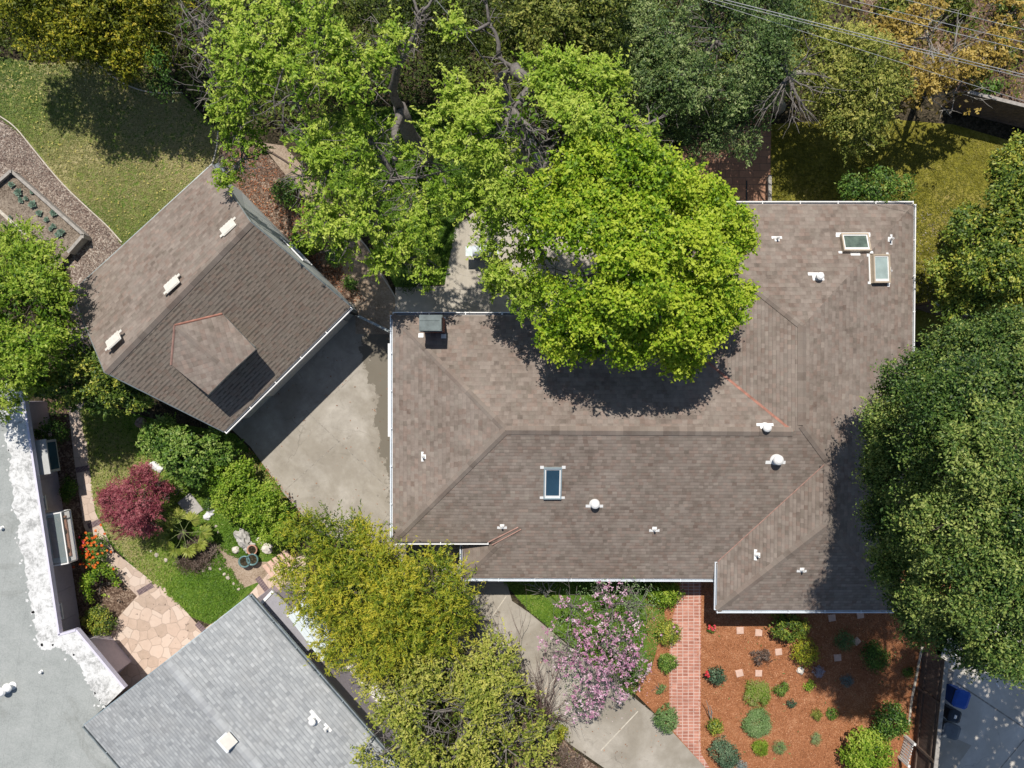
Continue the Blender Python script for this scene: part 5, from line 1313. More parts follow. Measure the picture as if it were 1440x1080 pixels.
# shrubs behind the garage gable
bush('bed_shrub', 'dark leafy shrub in the mulch nearest the top of the garage gable', 405, 272, 22, 1.0, L_mid, 62, lsize=.11, dens=36, tone=.4)
bush('bed_shrub', 'yellow-green shrub in the mulch halfway down the garage gable', 432, 338, 23, .9, L_lime, 63, lsize=.11, dens=36, tone=.48)
bush('bed_shrub', 'tiny dark green shrub in the mulch near the iron gate', 494, 398, 10, .5, L_mid, 64, lsize=.08, tone=.45)
bush('bed_shrub', 'grey-green shrub in the mulch between the yellow-green one and the tiny one', 470, 362, 15, .7, L_sage, 65, lsize=.08, tone=.35)
bush('fern_clump', 'tall dark grass clump at the edge of the patio under the walnut', 575, 392, 16, .7, L_mid, 66, 'plant', lsize=.2, asp=.12, dens=40, tone=.35)
# front garden, left of the brick path
w = bush('camellia_shrub', 'two-tone green shrub under the eave at the top of the brick path', 934, 833, 23, .9, L_lime, 67, lsize=.1, dens=40, elong=1.4, tone=.45)
w = bush('rose_bush', 'leafy bush with faded pink blooms, first down the left of the brick path', 939, 888, 18, .8, L_citrus, 68, lsize=.08, dens=50, tone=.52)
flowers(w, [(948, 882, .8), (952, 888, .7), (930, 893, .75)], L_pink, 69, .08)
bush('green_shrub', 'plain dark green shrub left of the brick path, second from the house', 938, 931, 15, .65, L_mid, 70, lsize=.075, tone=.52)
bush('low_herb', 'low pale green herb in the narrow mulch strip, left of the brick path', 926, 968, 10, .3, L_sage, 71, 'plant', lsize=.06, tone=.5, gap=-.3)
bush('round_shrub', 'large round grey-green shrub where the brick path meets the front drive', 935, 1010, 19, .95, L_sage, 72, lsize=.07, dens=70, tone=.45)
bush('ground_cover_shrub', 'low green planting under the magnolia at the edge of the front drive', 885, 962, 17, .4, L_mid, 73, lsize=.09, dens=45, elong=1.6, ang=.7, tone=.5)
# front garden, right bed
w = bush('red_geranium', 'tiny plant with one cluster of red flowers just right of the brick path', 1000, 884, 6, .25, L_mid, 74, 'plant', lsize=.06)
rg = np.random.default_rng(75); flowers(w, [(1000+rg.normal(0, 3), 883+rg.normal(0, 2.5), .3) for _ in range(12)], L_crimson, 75, .075)
bush('spreading_shrub', 'irregular yellow-green shrub beside the front eave with a long dark shadow', 1108, 879, 22, 1.1, L_citrus, 76, lsize=.11, dens=34, elong=1.5, tone=.55)
bush('feathery_shrub', 'upright feathery lime shrub below the irregular yellow-green one', 1130, 914, 19, 1.0, L_conifer, 77, lsize=.11, asp=.25, dens=50, tone=.62, elong=1.3, ang=1.57)
bush('twiggy_plant', 'thin twiggy brown and green plant among the pink stepping stones', 1070, 924, 13, .45, L_brown, 78, 'plant', lsize=.07, dens=36, gap=.0, tone=.5, elong=1.4, ang=.4)
w = bush('rose_bush', 'blue-green rose bush with a single red bloom, right of the brick path', 1006, 948, 14, .8, L_rose, 79, lsize=.08, tone=.55, gap=-.4)
flowers(w, [(995, 948, .75), (994, 945, .72), (996, 951, .7), (993, 949, .74)], L_crimson, 80, .09)
bush('mound_plant', 'topmost of the two big round green mounds in the mulch', 1065, 976, 20, .5, L_grassgreen, 81, 'plant', lsize=.07, asp=.3, dens=120, tone=.6, lob=6, stem=False, bumpy=.08, tv=.3)
bush('mound_plant', 'lower of the two big round green mounds in the mulch', 1064, 1016, 21, .5, L_sage, 82, 'plant', lsize=.07, asp=.3, dens=120, tone=.62, lob=6, stem=False, bumpy=.08, tv=.3)
bush('mound_plant', 'small bright lime mound directly below the two big green mounds', 1069, 1051, 12, .4, L_lime, 83, 'plant', lsize=.06, asp=.3, dens=130, tone=.6, lob=5, stem=False, bumpy=.08, tv=.25)
bush('lavender_mound', 'pale grey-green mound right of the small lime mound', 1096, 1051, 11, .35, L_sage, 84, 'plant', lsize=.05, asp=.2, dens=130, tone=.72, lob=5, bumpy=.1)
bush('green_shrub', 'compact dark green shrub right of the topmost round mound', 1098, 967, 11, .5, L_mid, 85, lsize=.06, dens=80, tone=.42)
bush('seedling', 'tiny dark green seedling below the compact dark green shrub', 1113, 989, 7, .3, L_rose, 86, 'plant', lsize=.06, tone=.4, gap=-.3)
bush('brown_mound', 'small olive-brown mound standing left of a little green seedling', 1148, 1005, 8, .3, L_olive, 87, 'plant', lsize=.05, dens=100, tone=.45)
bush('seedling', 'little green seedling just right of the olive-brown mound', 1170, 1004, 9, .22, L_mid, 88, 'plant', lsize=.06, tone=.55, gap=-.3)
bush('lime_plant', 'low yellow-green plant below the feathery lime shrub', 1141, 966, 9, .25, L_lime, 89, 'plant', lsize=.07, tone=.65, elong=1.3)
bush('lavender_mound', 'pale grey-green mound in the open mulch, right of its twin beside the lime mound', 1146, 1038, 10, .32, L_sage, 90, 'plant', lsize=.05, asp=.2, dens=130, tone=.66, lob=5, bumpy=.1)
bush('lavender_ball', 'round lavender-white tuft at the edge of the tree shadow in the mulch', 1151, 944, 8, .35, L_lav, 91, 'plant', lsize=.05, dens=120, tone=.55)
bush('shade_plant', 'grey-green clump in the tree shadow nearest the front eave', 1187, 900, 17, .6, L_sage, 92, 'plant', lsize=.09, asp=.2, dens=60, tone=.4)
bush('shade_plant', 'largest spiky green clump in the tree shadow on the mulch', 1230, 922, 20, .7, L_mid, 93, 'plant', lsize=.13, asp=.2, dens=60, tone=.45)
bush('shade_plant', 'small blue-grey clump in the tree shadow below the pink stepping stone', 1190, 957, 10, .3, L_blue, 94, 'plant', lsize=.06, asp=.25, dens=80, tone=.35)
bush('shade_plant', 'small green clump in the tree shadow next to the wooden side fence', 1277, 943, 8, .3, L_mid, 95, 'plant', lsize=.09, asp=.25, dens=70, tone=.4)
bush('corner_shrub', 'big lime-green shrub at the bottom edge in front of the white trellis', 1222, 1056, 38, 1.4, L_lime, 96, lsize=.12, dens=36, tone=.6, lob=6, gap=-.5)
bush('corner_shrub', 'shaded dark green shrub behind the big lime-green one, along the side fence', 1250, 1012, 25, 1.3, L_mid, 97, lsize=.11, dens=36, tone=.38)
w = bush('sapling_shrub', 'small yellow-green shrub with a bare forked branch, right of the brick path', 1004, 1020, 12, .6, L_citrus, 98, lsize=.08, tone=.58)
mb = MB(); rg = np.random.default_rng(99)
for e in ((993, 985, 1.1), (998, 992, 1.0), (1000, 996, .9)): mb.tube(bez(P(1000, 1012, .1), P(*e), rg, .08, 5), [.03, .025, .022, .018, .014, .01], 6)
mb.build('branch', B_pale, w)
bush('round_shrub', 'large round blue-green shrub at the foot of the brick path, near the bottom edge', 1018, 1059, 21, .95, L_rose, 100, lsize=.07, dens=80, tone=.62)
bush('blue_tuft', 'small pale blue tuft touching the bottom edge beside the round shrub', 1043, 1076, 9, .3, L_blue, 101, 'plant', lsize=.06, asp=.2, dens=100, tone=.7)
bush('scrub_grass', 'dry reddish weeds in the corner bed between scrub tree and front drive', 800, 1062, 22, .5, L_brown, 102, 'plant', lsize=.11, asp=.2, dens=40, gap=-.2, tone=.5)
bush('side_shrub', 'yellow-green weeds at the corner of the front drive under the scrubby tree', 782, 1030, 17, .6, L_conifer, 103, 'plant', lsize=.1, asp=.3, dens=40, tone=.55, gap=-.3)
# slope beyond the fence
for i, (px, py, r, h, m, lb) in enumerate(((1388, 120, 18, .8, L_mid, 'dark green bush on the slope just above the back fence'), (1420, 60, 26, 1.2, L_olive, 'olive bush on the slope at the right edge under the wires'),
        (1370, 112, 10, .6, L_lime, 'small bright green bush on the slope below the golden tree'), (1255, 10, 26, 1.2, L_olive, 'olive bush at the top edge beside the half bare tree'), (1425, 10, 24, 1.1, L_mid, 'dark bush in the top right corner'), (1345, 8, 22, 1.0, L_olive, 'low olive bush at the top edge behind the golden tree'))):
    bush('slope_bush', lb, px, py, r, h, m, 110+i, lsize=.14, dens=26, tone=.4, gap=-.4)

# ------------------------------------------------------------------ grass and loose ground cover
blades('grass', [(-20, 75), (60, 92), (130, 88), (250, 128), (305, 192), (300, 260), (300, 330), (218, 425), (165, 332), (125, 290), (85, 252), (45, 202), (-20, 150)], 230, .085, L_grassdry, 201, 5, .22, .48, .44, 'short patchy half dry lawn grass with yellow specks', lie=.55)
blades('grass', [(112, 575), (215, 592), (300, 615), (352, 640), (425, 735), (395, 775), (345, 790), (300, 765), (345, 830), (300, 878), (272, 866), (212, 815), (160, 765), (135, 715), (125, 640)], 300, .12, L_grassgreen, 202, 5, .2, .56, .42, 'lush green weedy grass of the flagstone garden', lie=.35)
blades('grass', [(1085, 180), (1215, 172), (1335, 182), (1450, 215), (1450, 300), (1345, 440), (1240, 440), (1085, 320)], 200, .07, L_grassmoss, 203, 5, .25, .5, .26, 'mossy yellow-green lawn behind and beside the house', lie=.6)
blades('grass', [(703, 812), (925, 812), (905, 850), (908, 930), (885, 955), (862, 952), (785, 888), (745, 860)], 320, .08, L_grassgreen, 204, 5, .22, .45, .22, 'green front lawn strip under the magnolia', lie=.4)
blades('grass', [(440, 175), (500, 155), (715, 155), (655, 280), (620, 395), (560, 398), (520, 325), (462, 258)], 160, .16, L_grassgreen, 205, 5, .16, .36, .22, 'long shaded grass below the walnut trees', lie=.3)
blades('flower_specks', [(0, 90), (130, 95), (245, 130), (300, 200), (295, 320), (215, 410), (130, 285), (40, 190)], 7, .045, L_dand, 206, 3, .9, .5, .3, 'yellow and white specks of small flowers in the dry lawn', zc=.07)
def litter(name, px, density, size, mat, seed, label, tone=.5):
    rg = np.random.default_rng(seed); q = scatter(px, density, rng=rg); k = len(q)
    C = np.concatenate([q, rg.uniform(.018, .035, (k, 1))], 1); a = rg.uniform(0, 6.28, k)
    NLEAF[0] += k
    o = leaf_object(name, C, np.array([0, 0, 1.])+rg.normal(0, .3, (k, 3)), np.stack([np.cos(a), np.sin(a), rg.normal(0, .1, k)], 1), size*rg.uniform(.5, 1.5, k), .4, np.clip(rg.normal(tone, .25, k), 0, 1), mat, None)
    return tag(o, label, kind='stuff')
litter('bark_chips', [(988, 822), (1325, 800), (1318, 900), (1286, 1000), (1262, 1090), (1015, 1100), (988, 1050)], 420, .045, L_chip, 211, 'loose red-brown bark chips over the front bed')
litter('bark_chips', [(908, 838), (940, 838), (940, 1015), (882, 960), (910, 940)], 420, .045, L_chip, 212, 'loose red-brown bark chips left of the brick path')
litter('wood_chips', [(-20, 155), (0, 165), (45, 208), (85, 258), (125, 295), (168, 340), (215, 430), (120, 430), (110, 320), (0, 240)], 300, .06, L_chip2, 213, 'pale grey-brown wood chips on the curved garden path')
litter('fallen_leaves', [(320, 215), (365, 212), (425, 278), (480, 355), (515, 425), (480, 430), (350, 300)], 130, .08, L_chip, 214, 'fallen leaves and bark on the bed behind the garage', .35)
litter('fallen_leaves', [(1180, 0), (1440, 0), (1440, 140), (1330, 120), (1240, 90)], 60, .12, L_gold, 215, 'fallen tan leaves on the slope beyond the back fence', .3)
litter('fallen_petals', [(775, 860), (910, 860), (920, 1000), (800, 1030)], 8, .06, L_pink, 216, 'fallen pink petals around the magnolia', .7)
litter('fallen_leaves', [(352, 628), (440, 735), (425, 745), (340, 640)], 220, .06, L_chip, 217, 'rusty fallen leaves along the foot of the hedge', .5)
litter('fallen_leaves', [(1285, 290), (1345, 290), (1335, 440), (1285, 440)], 40, .06, L_chip2, 218, 'pale fallen leaves on the strip right of the house', .6)

def undergrowth(name, px, density, h, size, mat, seed, label, tone=.25):
    rg = np.random.default_rng(seed); q = scatter(px, density, rg); w = Wob(rg, .9); z0 = np.concatenate([q, np.zeros((len(q), 1))], 1)
    z = np.clip((w(z0)*.5+.5), 0, 1)*h; nb = 9
    C = np.repeat(np.concatenate([q, z[:, None]], 1), nb, 0)+rg.normal(0, .14, (len(q)*nb, 3)); C[:, 2] = np.maximum(C[:, 2], .03); k = len(C)
    NLEAF[0] += k
    o = leaf_object(name, C, np.array([0, 0, 1.])+rg.normal(0, .5, (k, 3)), rg.normal(size=(k, 3))*np.array([1, 1, .4]), size*rg.uniform(.6, 1.4, k), .45, np.clip(np.repeat(tone+w(z0*1.7)*.2, nb)+rg.normal(0, .12, k), 0, 1), mat, None)
    return tag(o, label, kind='stuff')
undergrowth('undergrowth', [(255, -60), (1100, -60), (1100, 60), (1085, 150), (930, 215), (760, 180), (560, 150), (440, 170), (330, 190), (262, 130)], 22, .7, .15, L_olive, 221, 'dark shaded ivy and bushes under the row of trees at the top edge', .22)
undergrowth('undergrowth', [(-60, -60), (250, -60), (255, 125), (180, 118), (125, 75), (60, 85), (-60, 70)], 22, .5, .14, L_olive, 222, 'dark leafy ground cover under the yellow tree', .2)
undergrowth('undergrowth', [(1090, -60), (1480, -60), (1480, 150), (1330, 122), (1250, 150), (1090, 170)], 5, .5, .15, L_olive, 223, 'patchy weeds on the slope beyond the back fence', .4)
undergrowth('undergrowth', [(640, 900), (740, 960), (830, 1075), (640, 1120), (500, 1080), (540, 960)], 12, .4, .12, L_olive, 224, 'low weeds under the olive scrubby tree', .3)

litter('fallen_leaves', [(300, 590), (500, 430), (575, 470), (575, 760), (440, 735), (350, 640)], 2.2, .07, L_chip, 225, 'scattered dead leaves on the concrete yard', .4)
litter('fallen_leaves', [(690, 850), (870, 970), (960, 1060), (860, 1080), (740, 960)], 3, .07, L_chip, 226, 'scattered dead leaves on the front drive', .4)
litter('fallen_leaves', [(190, 840), (220, 820), (285, 885), (345, 845), (300, 940), (190, 1000), (140, 950)], 5, .07, L_chip2, 227, 'dry leaves on the flagstone terrace', .3)
litter('bark_chips', [(938, 840), (946, 840), (946, 1020), (938, 1015)], 60, .07, L_chip, 228, 'bark chips spilling over the left edge of the brick path')
litter('bark_chips', [(980, 840), (990, 840), (990, 1060), (980, 1050)], 60, .07, L_chip, 229, 'bark chips spilling over the right edge of the brick path')
litter('weeds', [(990, 860), (1290, 880), (1270, 1080), (1020, 1080)], 1.6, .10, L_sage, 230, 'tiny seedlings dotted over the front mulch', .4)
# ------------------------------------------------------------------ garden things
def slab(name, label, px, z0, z1, mat, cat, group=None, bev=.02):
    pts = [P(a, b, z1) for a, b in px]; pts = [(p.x, p.y) for p in pts]
    ar = sum(pts[i-1][0]*pts[i][1]-pts[i][0]*pts[i-1][1] for i in range(len(pts)))
    if ar < 0: pts = pts[::-1]
    ins = [tuple(p) for p in inset(pts, bev)]
    mb = MB(); n = len(pts)
    mb.face([(p[0], p[1], z1) for p in ins])
    for i in range(n):
        j = (i+1) % n
        mb.face([(*pts[i], z0), (*pts[j], z0), (*pts[j], z1-bev), (*pts[i], z1-bev)])
        mb.face([(*pts[i], z1-bev), (*pts[j], z1-bev), (*ins[j], z1), (*ins[i], z1)])
    return tag(mb.build(name, mat), label, cat, group)
STEP = [((1041, 887), .1, 'pink square stepping stone nearest the top of the brick path'), ((1067, 890), -.1, 'pink stepping stone with a plant shadow falling on it, by the spreading shrub'),
        ((1095, 917), .05, 'pink stepping stone left of the feathery lime shrub'), ((1040, 947), .2, 'pink stepping stone below the twiggy plant, left of a pair'), ((1067, 947), -.08, 'pink stepping stone below the twiggy plant, right of a pair'),
        ((1170, 869), .1, 'shaded pink stepping stone beside the front eave, left of two'), ((1210, 865), .1, 'shaded pink stepping stone beside the front eave, right of two'), ((1205, 902), .7, 'pink stepping stone turned cornerwise in the tree shadow'),
        ((1178, 925), .05, 'pink stepping stone at the edge of the tree shadow, below the grey-green clump')]
first = None
for (px, py), rz, lb in STEP:
    loc = P(px, py, .03)
    if first is None:
        first = slab('stepping_stone', lb, [(px-5.4, py-5), (px+5, py-5.2), (px+5.3, py+4.6), (px-4.8, py+5.2)], 0, .045, M_pink, 'stepping stone', 'pink stepping stones in the front bed')
    else: copy_thing(first, (loc.x, loc.y, 0), rz, random.uniform(.92, 1.05), lb)
def rock(name, label, px, py, r, h, mat, seed, cat='rock', el=1.0, ang=0, group=None, rough=0):
    bm = MB(); rg = random.Random(seed)
    import bmesh
    b = bmesh.new(); bmesh.ops.create_icosphere(b, subdivisions=3, radius=1)
    c = P(px, py, 0); R_ = r*S; off = Vector((rg.uniform(0, 50), rg.uniform(0, 50), 0))
    vs = []
    for v in b.verts:
        k = 1+(.34+rough)*mnoise.noise(v.co*1.6+off)+(.16+rough)*mnoise.noise(v.co*4.2+off)
        p = v.co*k; x = p.x*R_*el; y = p.y*R_/el
        vs.append(Vector((c.x+x*math.cos(ang)-y*math.sin(ang), c.y+x*math.sin(ang)+y*math.cos(ang), max(-.02, p.z*h*.75+h*.25))))
    for f in b.faces: bm.face([vs[v.index] for v in f.verts])
    b.free()
    return tag(bm.build(name, mat), label, cat, group)
rock('boulder', 'large grey layered boulder beside the flower pots', 342, 757, 11, .35, M_rock, 1, el=.8, ang=.4, rough=.3)
rock('boulder', 'smaller grey boulder leaning below the large layered one', 351, 768, 8, .25, M_rock, 2, rough=.3)
for i, (px, py, r, lb) in enumerate(((219, 655, 7, 'bright white rock in the grass, topmost of two by the leafy shrub'), (226, 659, 5, 'small white rock touching the bright white one in the grass'), (297, 720, 6, 'white stone beside the slate slab, upper of two'), (292, 726, 5, 'rounded white stone beside the slate slab, lower of two'),
        (332, 773, 5, 'cream rock at the left foot of the grey boulder'), (368, 760, 6, 'long pale stone between the boulder and the conifer'), (376, 771, 8, 'flat pink-beige stone right of the terracotta pot'), (1125, 942, 5, 'single beige rock below the feathery lime shrub'), (200, 594, 7, 'brown boulder in the grass near the bottom left garage corner'))):
    rock('pale_stone', lb, px, py, r, .18 if i != 8 else .35, (M_palerock if i in (4, 5, 6, 7) else M_white if i < 4 else mat_plain('brown_rock', (.28, .21, .17), .9, .3, 4, bump=.6)), 10+i, 'rock', el=1.25 if i in (0, 5) else 1, ang=-.5)
rg = random.Random(4)
EDG = [(304, 740), (307, 748), (310, 800), (316, 807), (321, 812), (329, 820), (336, 828), (213, 775), (221, 780), (234, 787), (286, 802), (296, 799)]
first = None
for px, py in EDG:
    if first is None: first = rock('edging_stone', 'small cream edging stone in the broken rows lining the weedy garden beds', px, py, 2.3, .08, mat_plain('dull_stone', (.46, .40, .33), .9, .3, 5, bump=.5), 40, 'edging stone', group='cream edging stones of the garden beds')
    else:
        p = P(px, py, 0); copy_thing(first, (p.x, p.y, 0), rg.uniform(0, 6), rg.uniform(.7, 1.3))
slab('slate_slab', 'grey square stone slab between the dark red maple and the palm', [(249, 707), (267, 693), (286, 717), (268, 730)], 0, .10, M_slate, 'stone slab')
# steps of the flagstone walk
step_px = [(366, 812), (377, 806), (388, 800), (399, 794)]
first = None
for i, (px, py) in enumerate(((372, 802), (379, 797), (386, 792), (393, 787), (400, 782))):
    q = [(px-4, py-6), (px+1.5, py-9), (px+16, py+9), (px+10.5, py+12)]
    slab('stone_step', ('lowest', 'second lowest', 'middle', 'second highest', 'highest')[i]+' of the pale paved steps beside the flower pots', q, 0, .05+.035*i, M_pink, 'step', 'paved garden steps')
# flower pots
def pot(px, py, r, mat, label, h=.4):
    c = P(px, py, 0); t = empty('flower_pot', c, label, 'flower pot', 'flower pots by the boulder'); s = r*S
    mb = MB(); mb.lathe(c, [(s*.7, 0), (s*.95, h*.8), (s*1.05, h*.82), (s*1.05, h), (s*.85, h), (s*.8, h*.85)], 20); mb.build('pot', mat, t, True)
    mb = MB(); mb.lathe(c, [(s*.78, h*.8), (s*.8, h*.86), (.01, h*.88)], 16); mb.build('potting_soil', M_soil, t)
    return t
pot(358, 771, 7, M_terra, 'terracotta pot, the topmost of three beside the grey boulder', .35)
pot(348, 787, 8, M_teal, 'teal glazed pot standing at the left of the lower pair')
pot(359, 784, 8, M_teal, 'teal glazed pot standing at the right of the lower pair, below the terracotta one')
# raised vegetable bed
bx = empty('raised_bed', P(40, 300, 0), 'grey wooden raised vegetable bed with a row of cabbages, left edge', 'raised bed')
TL, TR_, BR_, BL_ = P(15, 240, .55), P(117, 330, .55), P(95, 355, .55), P(-15, 265, .55)
for a, b in ((TL, TR_), (TR_, BR_), (BL_, TL)):
    mb = MB(); mb.beam(a, b, .13, .06); mb.beam(a-UP*.06, b-UP*.06, .05, .5); mb.build('side_board', M_wood, bx)
a2, b2 = P(-40, 300, .5), P(62, 372, .5)
mb = MB(); mb.beam(P(-5, 293, .45), P(36, 330, .45), .13, .06); mb.beam(P(-5, 293, .39), P(36, 330, .39), .05, .38); mb.build('side_board', M_palewood, bx)
mb = MB(); q = [TL, TR_, BR_, P(70, 385, .5), P(-40, 320, .5), BL_]
for t in tessellate_polygon([[Vector((p.x, p.y, 0)) for p in q]]):
    tri = [Vector((q[i].x, q[i].y, .34)) for i in t]
    if (tri[1]-tri[0]).cross(tri[2]-tri[0]).z < 0: tri.reverse()
    mb.face(tri)
mb.build('bed_soil', mat_ground('bed_soil', [(.2, (.10, .075, .055)), (.5, (.22, .175, .135)), (.85, (.33, .27, .21))], 2, 22, .5, .7), bx)
mb = MB(); p = TR_; mb.box((p.x, p.y-.1), .12, .12, 0, .62); p = TL; mb.box((p.x, p.y-.05), .12, .12, 0, .62); mb.build('corner_post', M_wood, bx)
CAB = [(17, 260), (27, 271), (37, 279), (47, 288), (56, 300), (66, 309), (76, 318), (87, 327), (72, 322), (82, 330), (46, 270), (76, 300), (15, 306), (30, 282)]
rg = np.random.default_rng(44); first = None
for i, (px, py) in enumerate(CAB):
    c = P(px, py, .36)
    if first is None:
        first = empty('cabbage', c, 'small blue-green cabbage seedling in the raised vegetable bed', 'cabbage', 'cabbage seedlings in the raised bed')
        C, N, T = [], [], []
        for k in range(16):
            a = 2.4*k; e = .15+.06*k; d = np.array([math.cos(a), math.sin(a), e]); r_ = .11-.005*k
            C.append(np.array(c)+d*r_+np.array([0, 0, .03])); N.append(np.array([-math.cos(a)*e, -math.sin(a)*e, 1.])); T.append(d)
        leaf_object('leaves', np.array(C), np.array(N), np.array(T), np.array([.15-.005*k for k in range(16)]), .75, np.clip(rg.normal(.55, .2, 16), 0, 1), L_cab, first)
    else: copy_thing(first, c, rg.uniform(0, 6), rg.uniform(.6, 1.35))
# curved borders
def border(name, label, px, h, w, mat, cat, z=0):
    pts = [P(a, b, z) for a, b in px]
    for _ in range(2):
        q = [pts[0]]
        for a, b in zip(pts[:-1], pts[1:]): q += [a*.75+b*.25, a*.25+b*.75]
        pts = q+[pts[-1]]
    mb = MB()
    for i, (a, b) in enumerate(zip(pts[:-1], pts[1:])): mb.beam(a+UP*h, b+UP*(h+.0008*(i % 2)), w, h+.02)
    return tag(mb.build(name, mat), label, cat)
border('lawn_edging', 'thin pale wooden edging curving between dry lawn and wood chip path', [(-60, 130), (0, 163), (22, 178), (42, 203), (85, 256), (125, 294), (152, 318), (172, 341)], .06, .045, M_palewood, 'edging')
border('lawn_edging', 'pale curved edging between the dry lawn and the shade under the yellow tree', [(108, 55), (125, 78), (150, 102), (180, 122), (215, 132), (257, 131)], .07, .04, M_palewood, 'edging')
border('lawn_edging', 'short pale edging strip at the top corner of the garage', [(307, 185), (306, 205), (301, 225), (297, 236)], .06, .05, M_palewood, 'edging')
border('path_edging', 'dark timber edging along the dirt path from the gate into the trees', [(505, 335), (520, 352), (535, 385), (552, 410), (562, 430)], .08, .05, M_palewood, 'edging')
border('path_edging', 'weathered timber edging crossing the dirt path at upper left, by the garage', [(365, 205), (395, 222), (410, 232)], .08, .06, M_darkwood, 'edging')
slab('utility_cover', 'small dark grey cover plate standing by the top corner of the garage', [(299, 233), (307, 228), (316, 240), (309, 248)], 0, .35, M_graypl, 'utility box')
c = P(226, 96, 0); t = empty('garden_tub', c, 'pale plastic tub in the shade under the yellow tree', 'tub')
mb = MB(); mb.lathe(c, [(.13, 0), (.17, .22), (.19, .23), (.19, .26), (.16, .26), (.13, .05)], 18); mb.build('tub', M_gutter, t, True)
mb = MB(); mb.tube([c+Vector((.18*math.cos(a), .02, .26+.14*math.sin(a))) for a in np.linspace(0, math.pi, 9)], .008, 5); mb.build('handle', M_black, t)
# ------------------------------------------------------------------ fences and gate
def picket_fence(name, label, a, b, h, mat, cat, step=.13, bar=.025, rails=(.25, .9), posts=True, flat=False):
    a = P(*a); b = P(*b); u = (b-a).normalized(); L = (b-a).length; n = Vector((-u.y, u.x, 0))
    t = empty(name, (a+b)/2, label, cat)
    mb = MB(); k = int(L/step)
    for i in range(k+1): mb.obox(a, u, n, UP, i*L/k-bar/2, i*L/k+bar/2, -.012, .012, .05, h-.02*(i % 2 if flat else 0))
    mb.build('pickets', mat, t)
    for r in rails:
        mb = MB(); mb.obox(a, u, n, UP, 0, L, -.03, -.0125, r*h-.03, r*h+.03); mb.build('rail', mat, t)
    for s in (0, L):
        mb = MB(); mb.obox(a, u, n, UP, s-.05, s+.05, -.05, .05, 0, h+.08); mb.build('post', mat, t)
    return t
gt = picket_fence('iron_gate', 'dark metal picket gate between garage and house, at the head of the concrete yard', (503, 444), (556, 470), 1.5, M_black, 'gate', .15, .028, (.1, .93))
mb = MB(); a = P(503, 444, 1.5); b = P(556, 470, 1.5); mb.beam(a, b, .10, .05); mb.build('top_rail', M_galv, gt)
def board_fence(name, label, a, b, h, cap_w=.14, mat=M_darkwood, capm=M_wood, step=.15, both=True):
    a = P(*a); b = P(*b); u = (b-a).normalized(); L = (b-a).length; n = Vector((-u.y, u.x, 0))
    t = empty(name, (a+b)/2, label, 'fence')
    mb = MB(); k = int(L/step); rr = random.Random(8)
    for i in range(k): mb.obox(a, u, n, UP, i*step+.004, (i+1)*step-.004, -.01-rr.uniform(0, .004), .01+rr.uniform(0, .004), 0, h-.03-rr.uniform(0, .02))
    mb.build('boards', mat, t)
    mb = MB(); mb.obox(a, u, n, UP, 0, L, -cap_w/2, cap_w/2, h-.03, h+.01); mb.build('cap_rail', capm, t)
    for s in range(int(L/2.4)+1):
        mb = MB(); mb.obox(a, u, n, UP, s*2.4-.05, s*2.4+.05, .012, .1, 0, h-.035); mb.build('post', mat, t)
    mb = MB(); mb.obox(a, u, n, UP, 0, L, .0145, .06, .35, .44); mb.obox(a, u, n, UP, 0, L, .0145, .06, h-.4, h-.31); mb.build('rail', mat, t)
    return t
board_fence('wooden_fence', 'dark wooden side fence between the front bed and the neighbour concrete', (1276, 1120), (1298, 908), 1.75, .16)
board_fence('wooden_fence', 'brown board back fence in the shade at the right end of the top lawn', (1325, 152), (1500, 195), 1.8, .14)
board_fence('wooden_fence', 'short wooden fence panel between the right eave and the citrus tree', (1282, 432), (1345, 452), 1.5, .12, M_darkwood, M_wood)
slab('bed_edging', 'long thin board edging the mulch at the foot of the side fence', [(1297, 905), (1300, 905), (1284, 985), (1280, 1020), (1277, 1020), (1281, 985)], 0, .07, M_palewood, 'edging', bev=.01)
tr = picket_fence('white_trellis', 'small white picket trellis leaning out of the shrubs beside the side fence', (1264, 1064), (1272, 1034), .75, M_white, 'trellis', .12, .07, (.3, .75), flat=True)
tr.rotation_euler = (0, 0, 0)
ed = empty('patio_rail', P(1070, 265, 0), 'grey timber rail along the right edge of the brick patio', 'rail')
mb = MB(); mb.beam(P(1083, 290, .5), P(1083, 246, .5), .14, .1); mb.build('rail', M_wood, ed)
for py in (250, 270, 288):
    mb = MB(); p = P(1083, py, .4); mb.box((p.x, p.y), .09, .09, 0, .40); mb.build('post', M_wood, ed)
slab('drain_grate', 'narrow dark grate strip set in the brick patio by the house eave', [(1049, 254), (1051, 254), (1051, 290), (1049, 290)], 0, .03, M_black, 'grate', bev=.005)
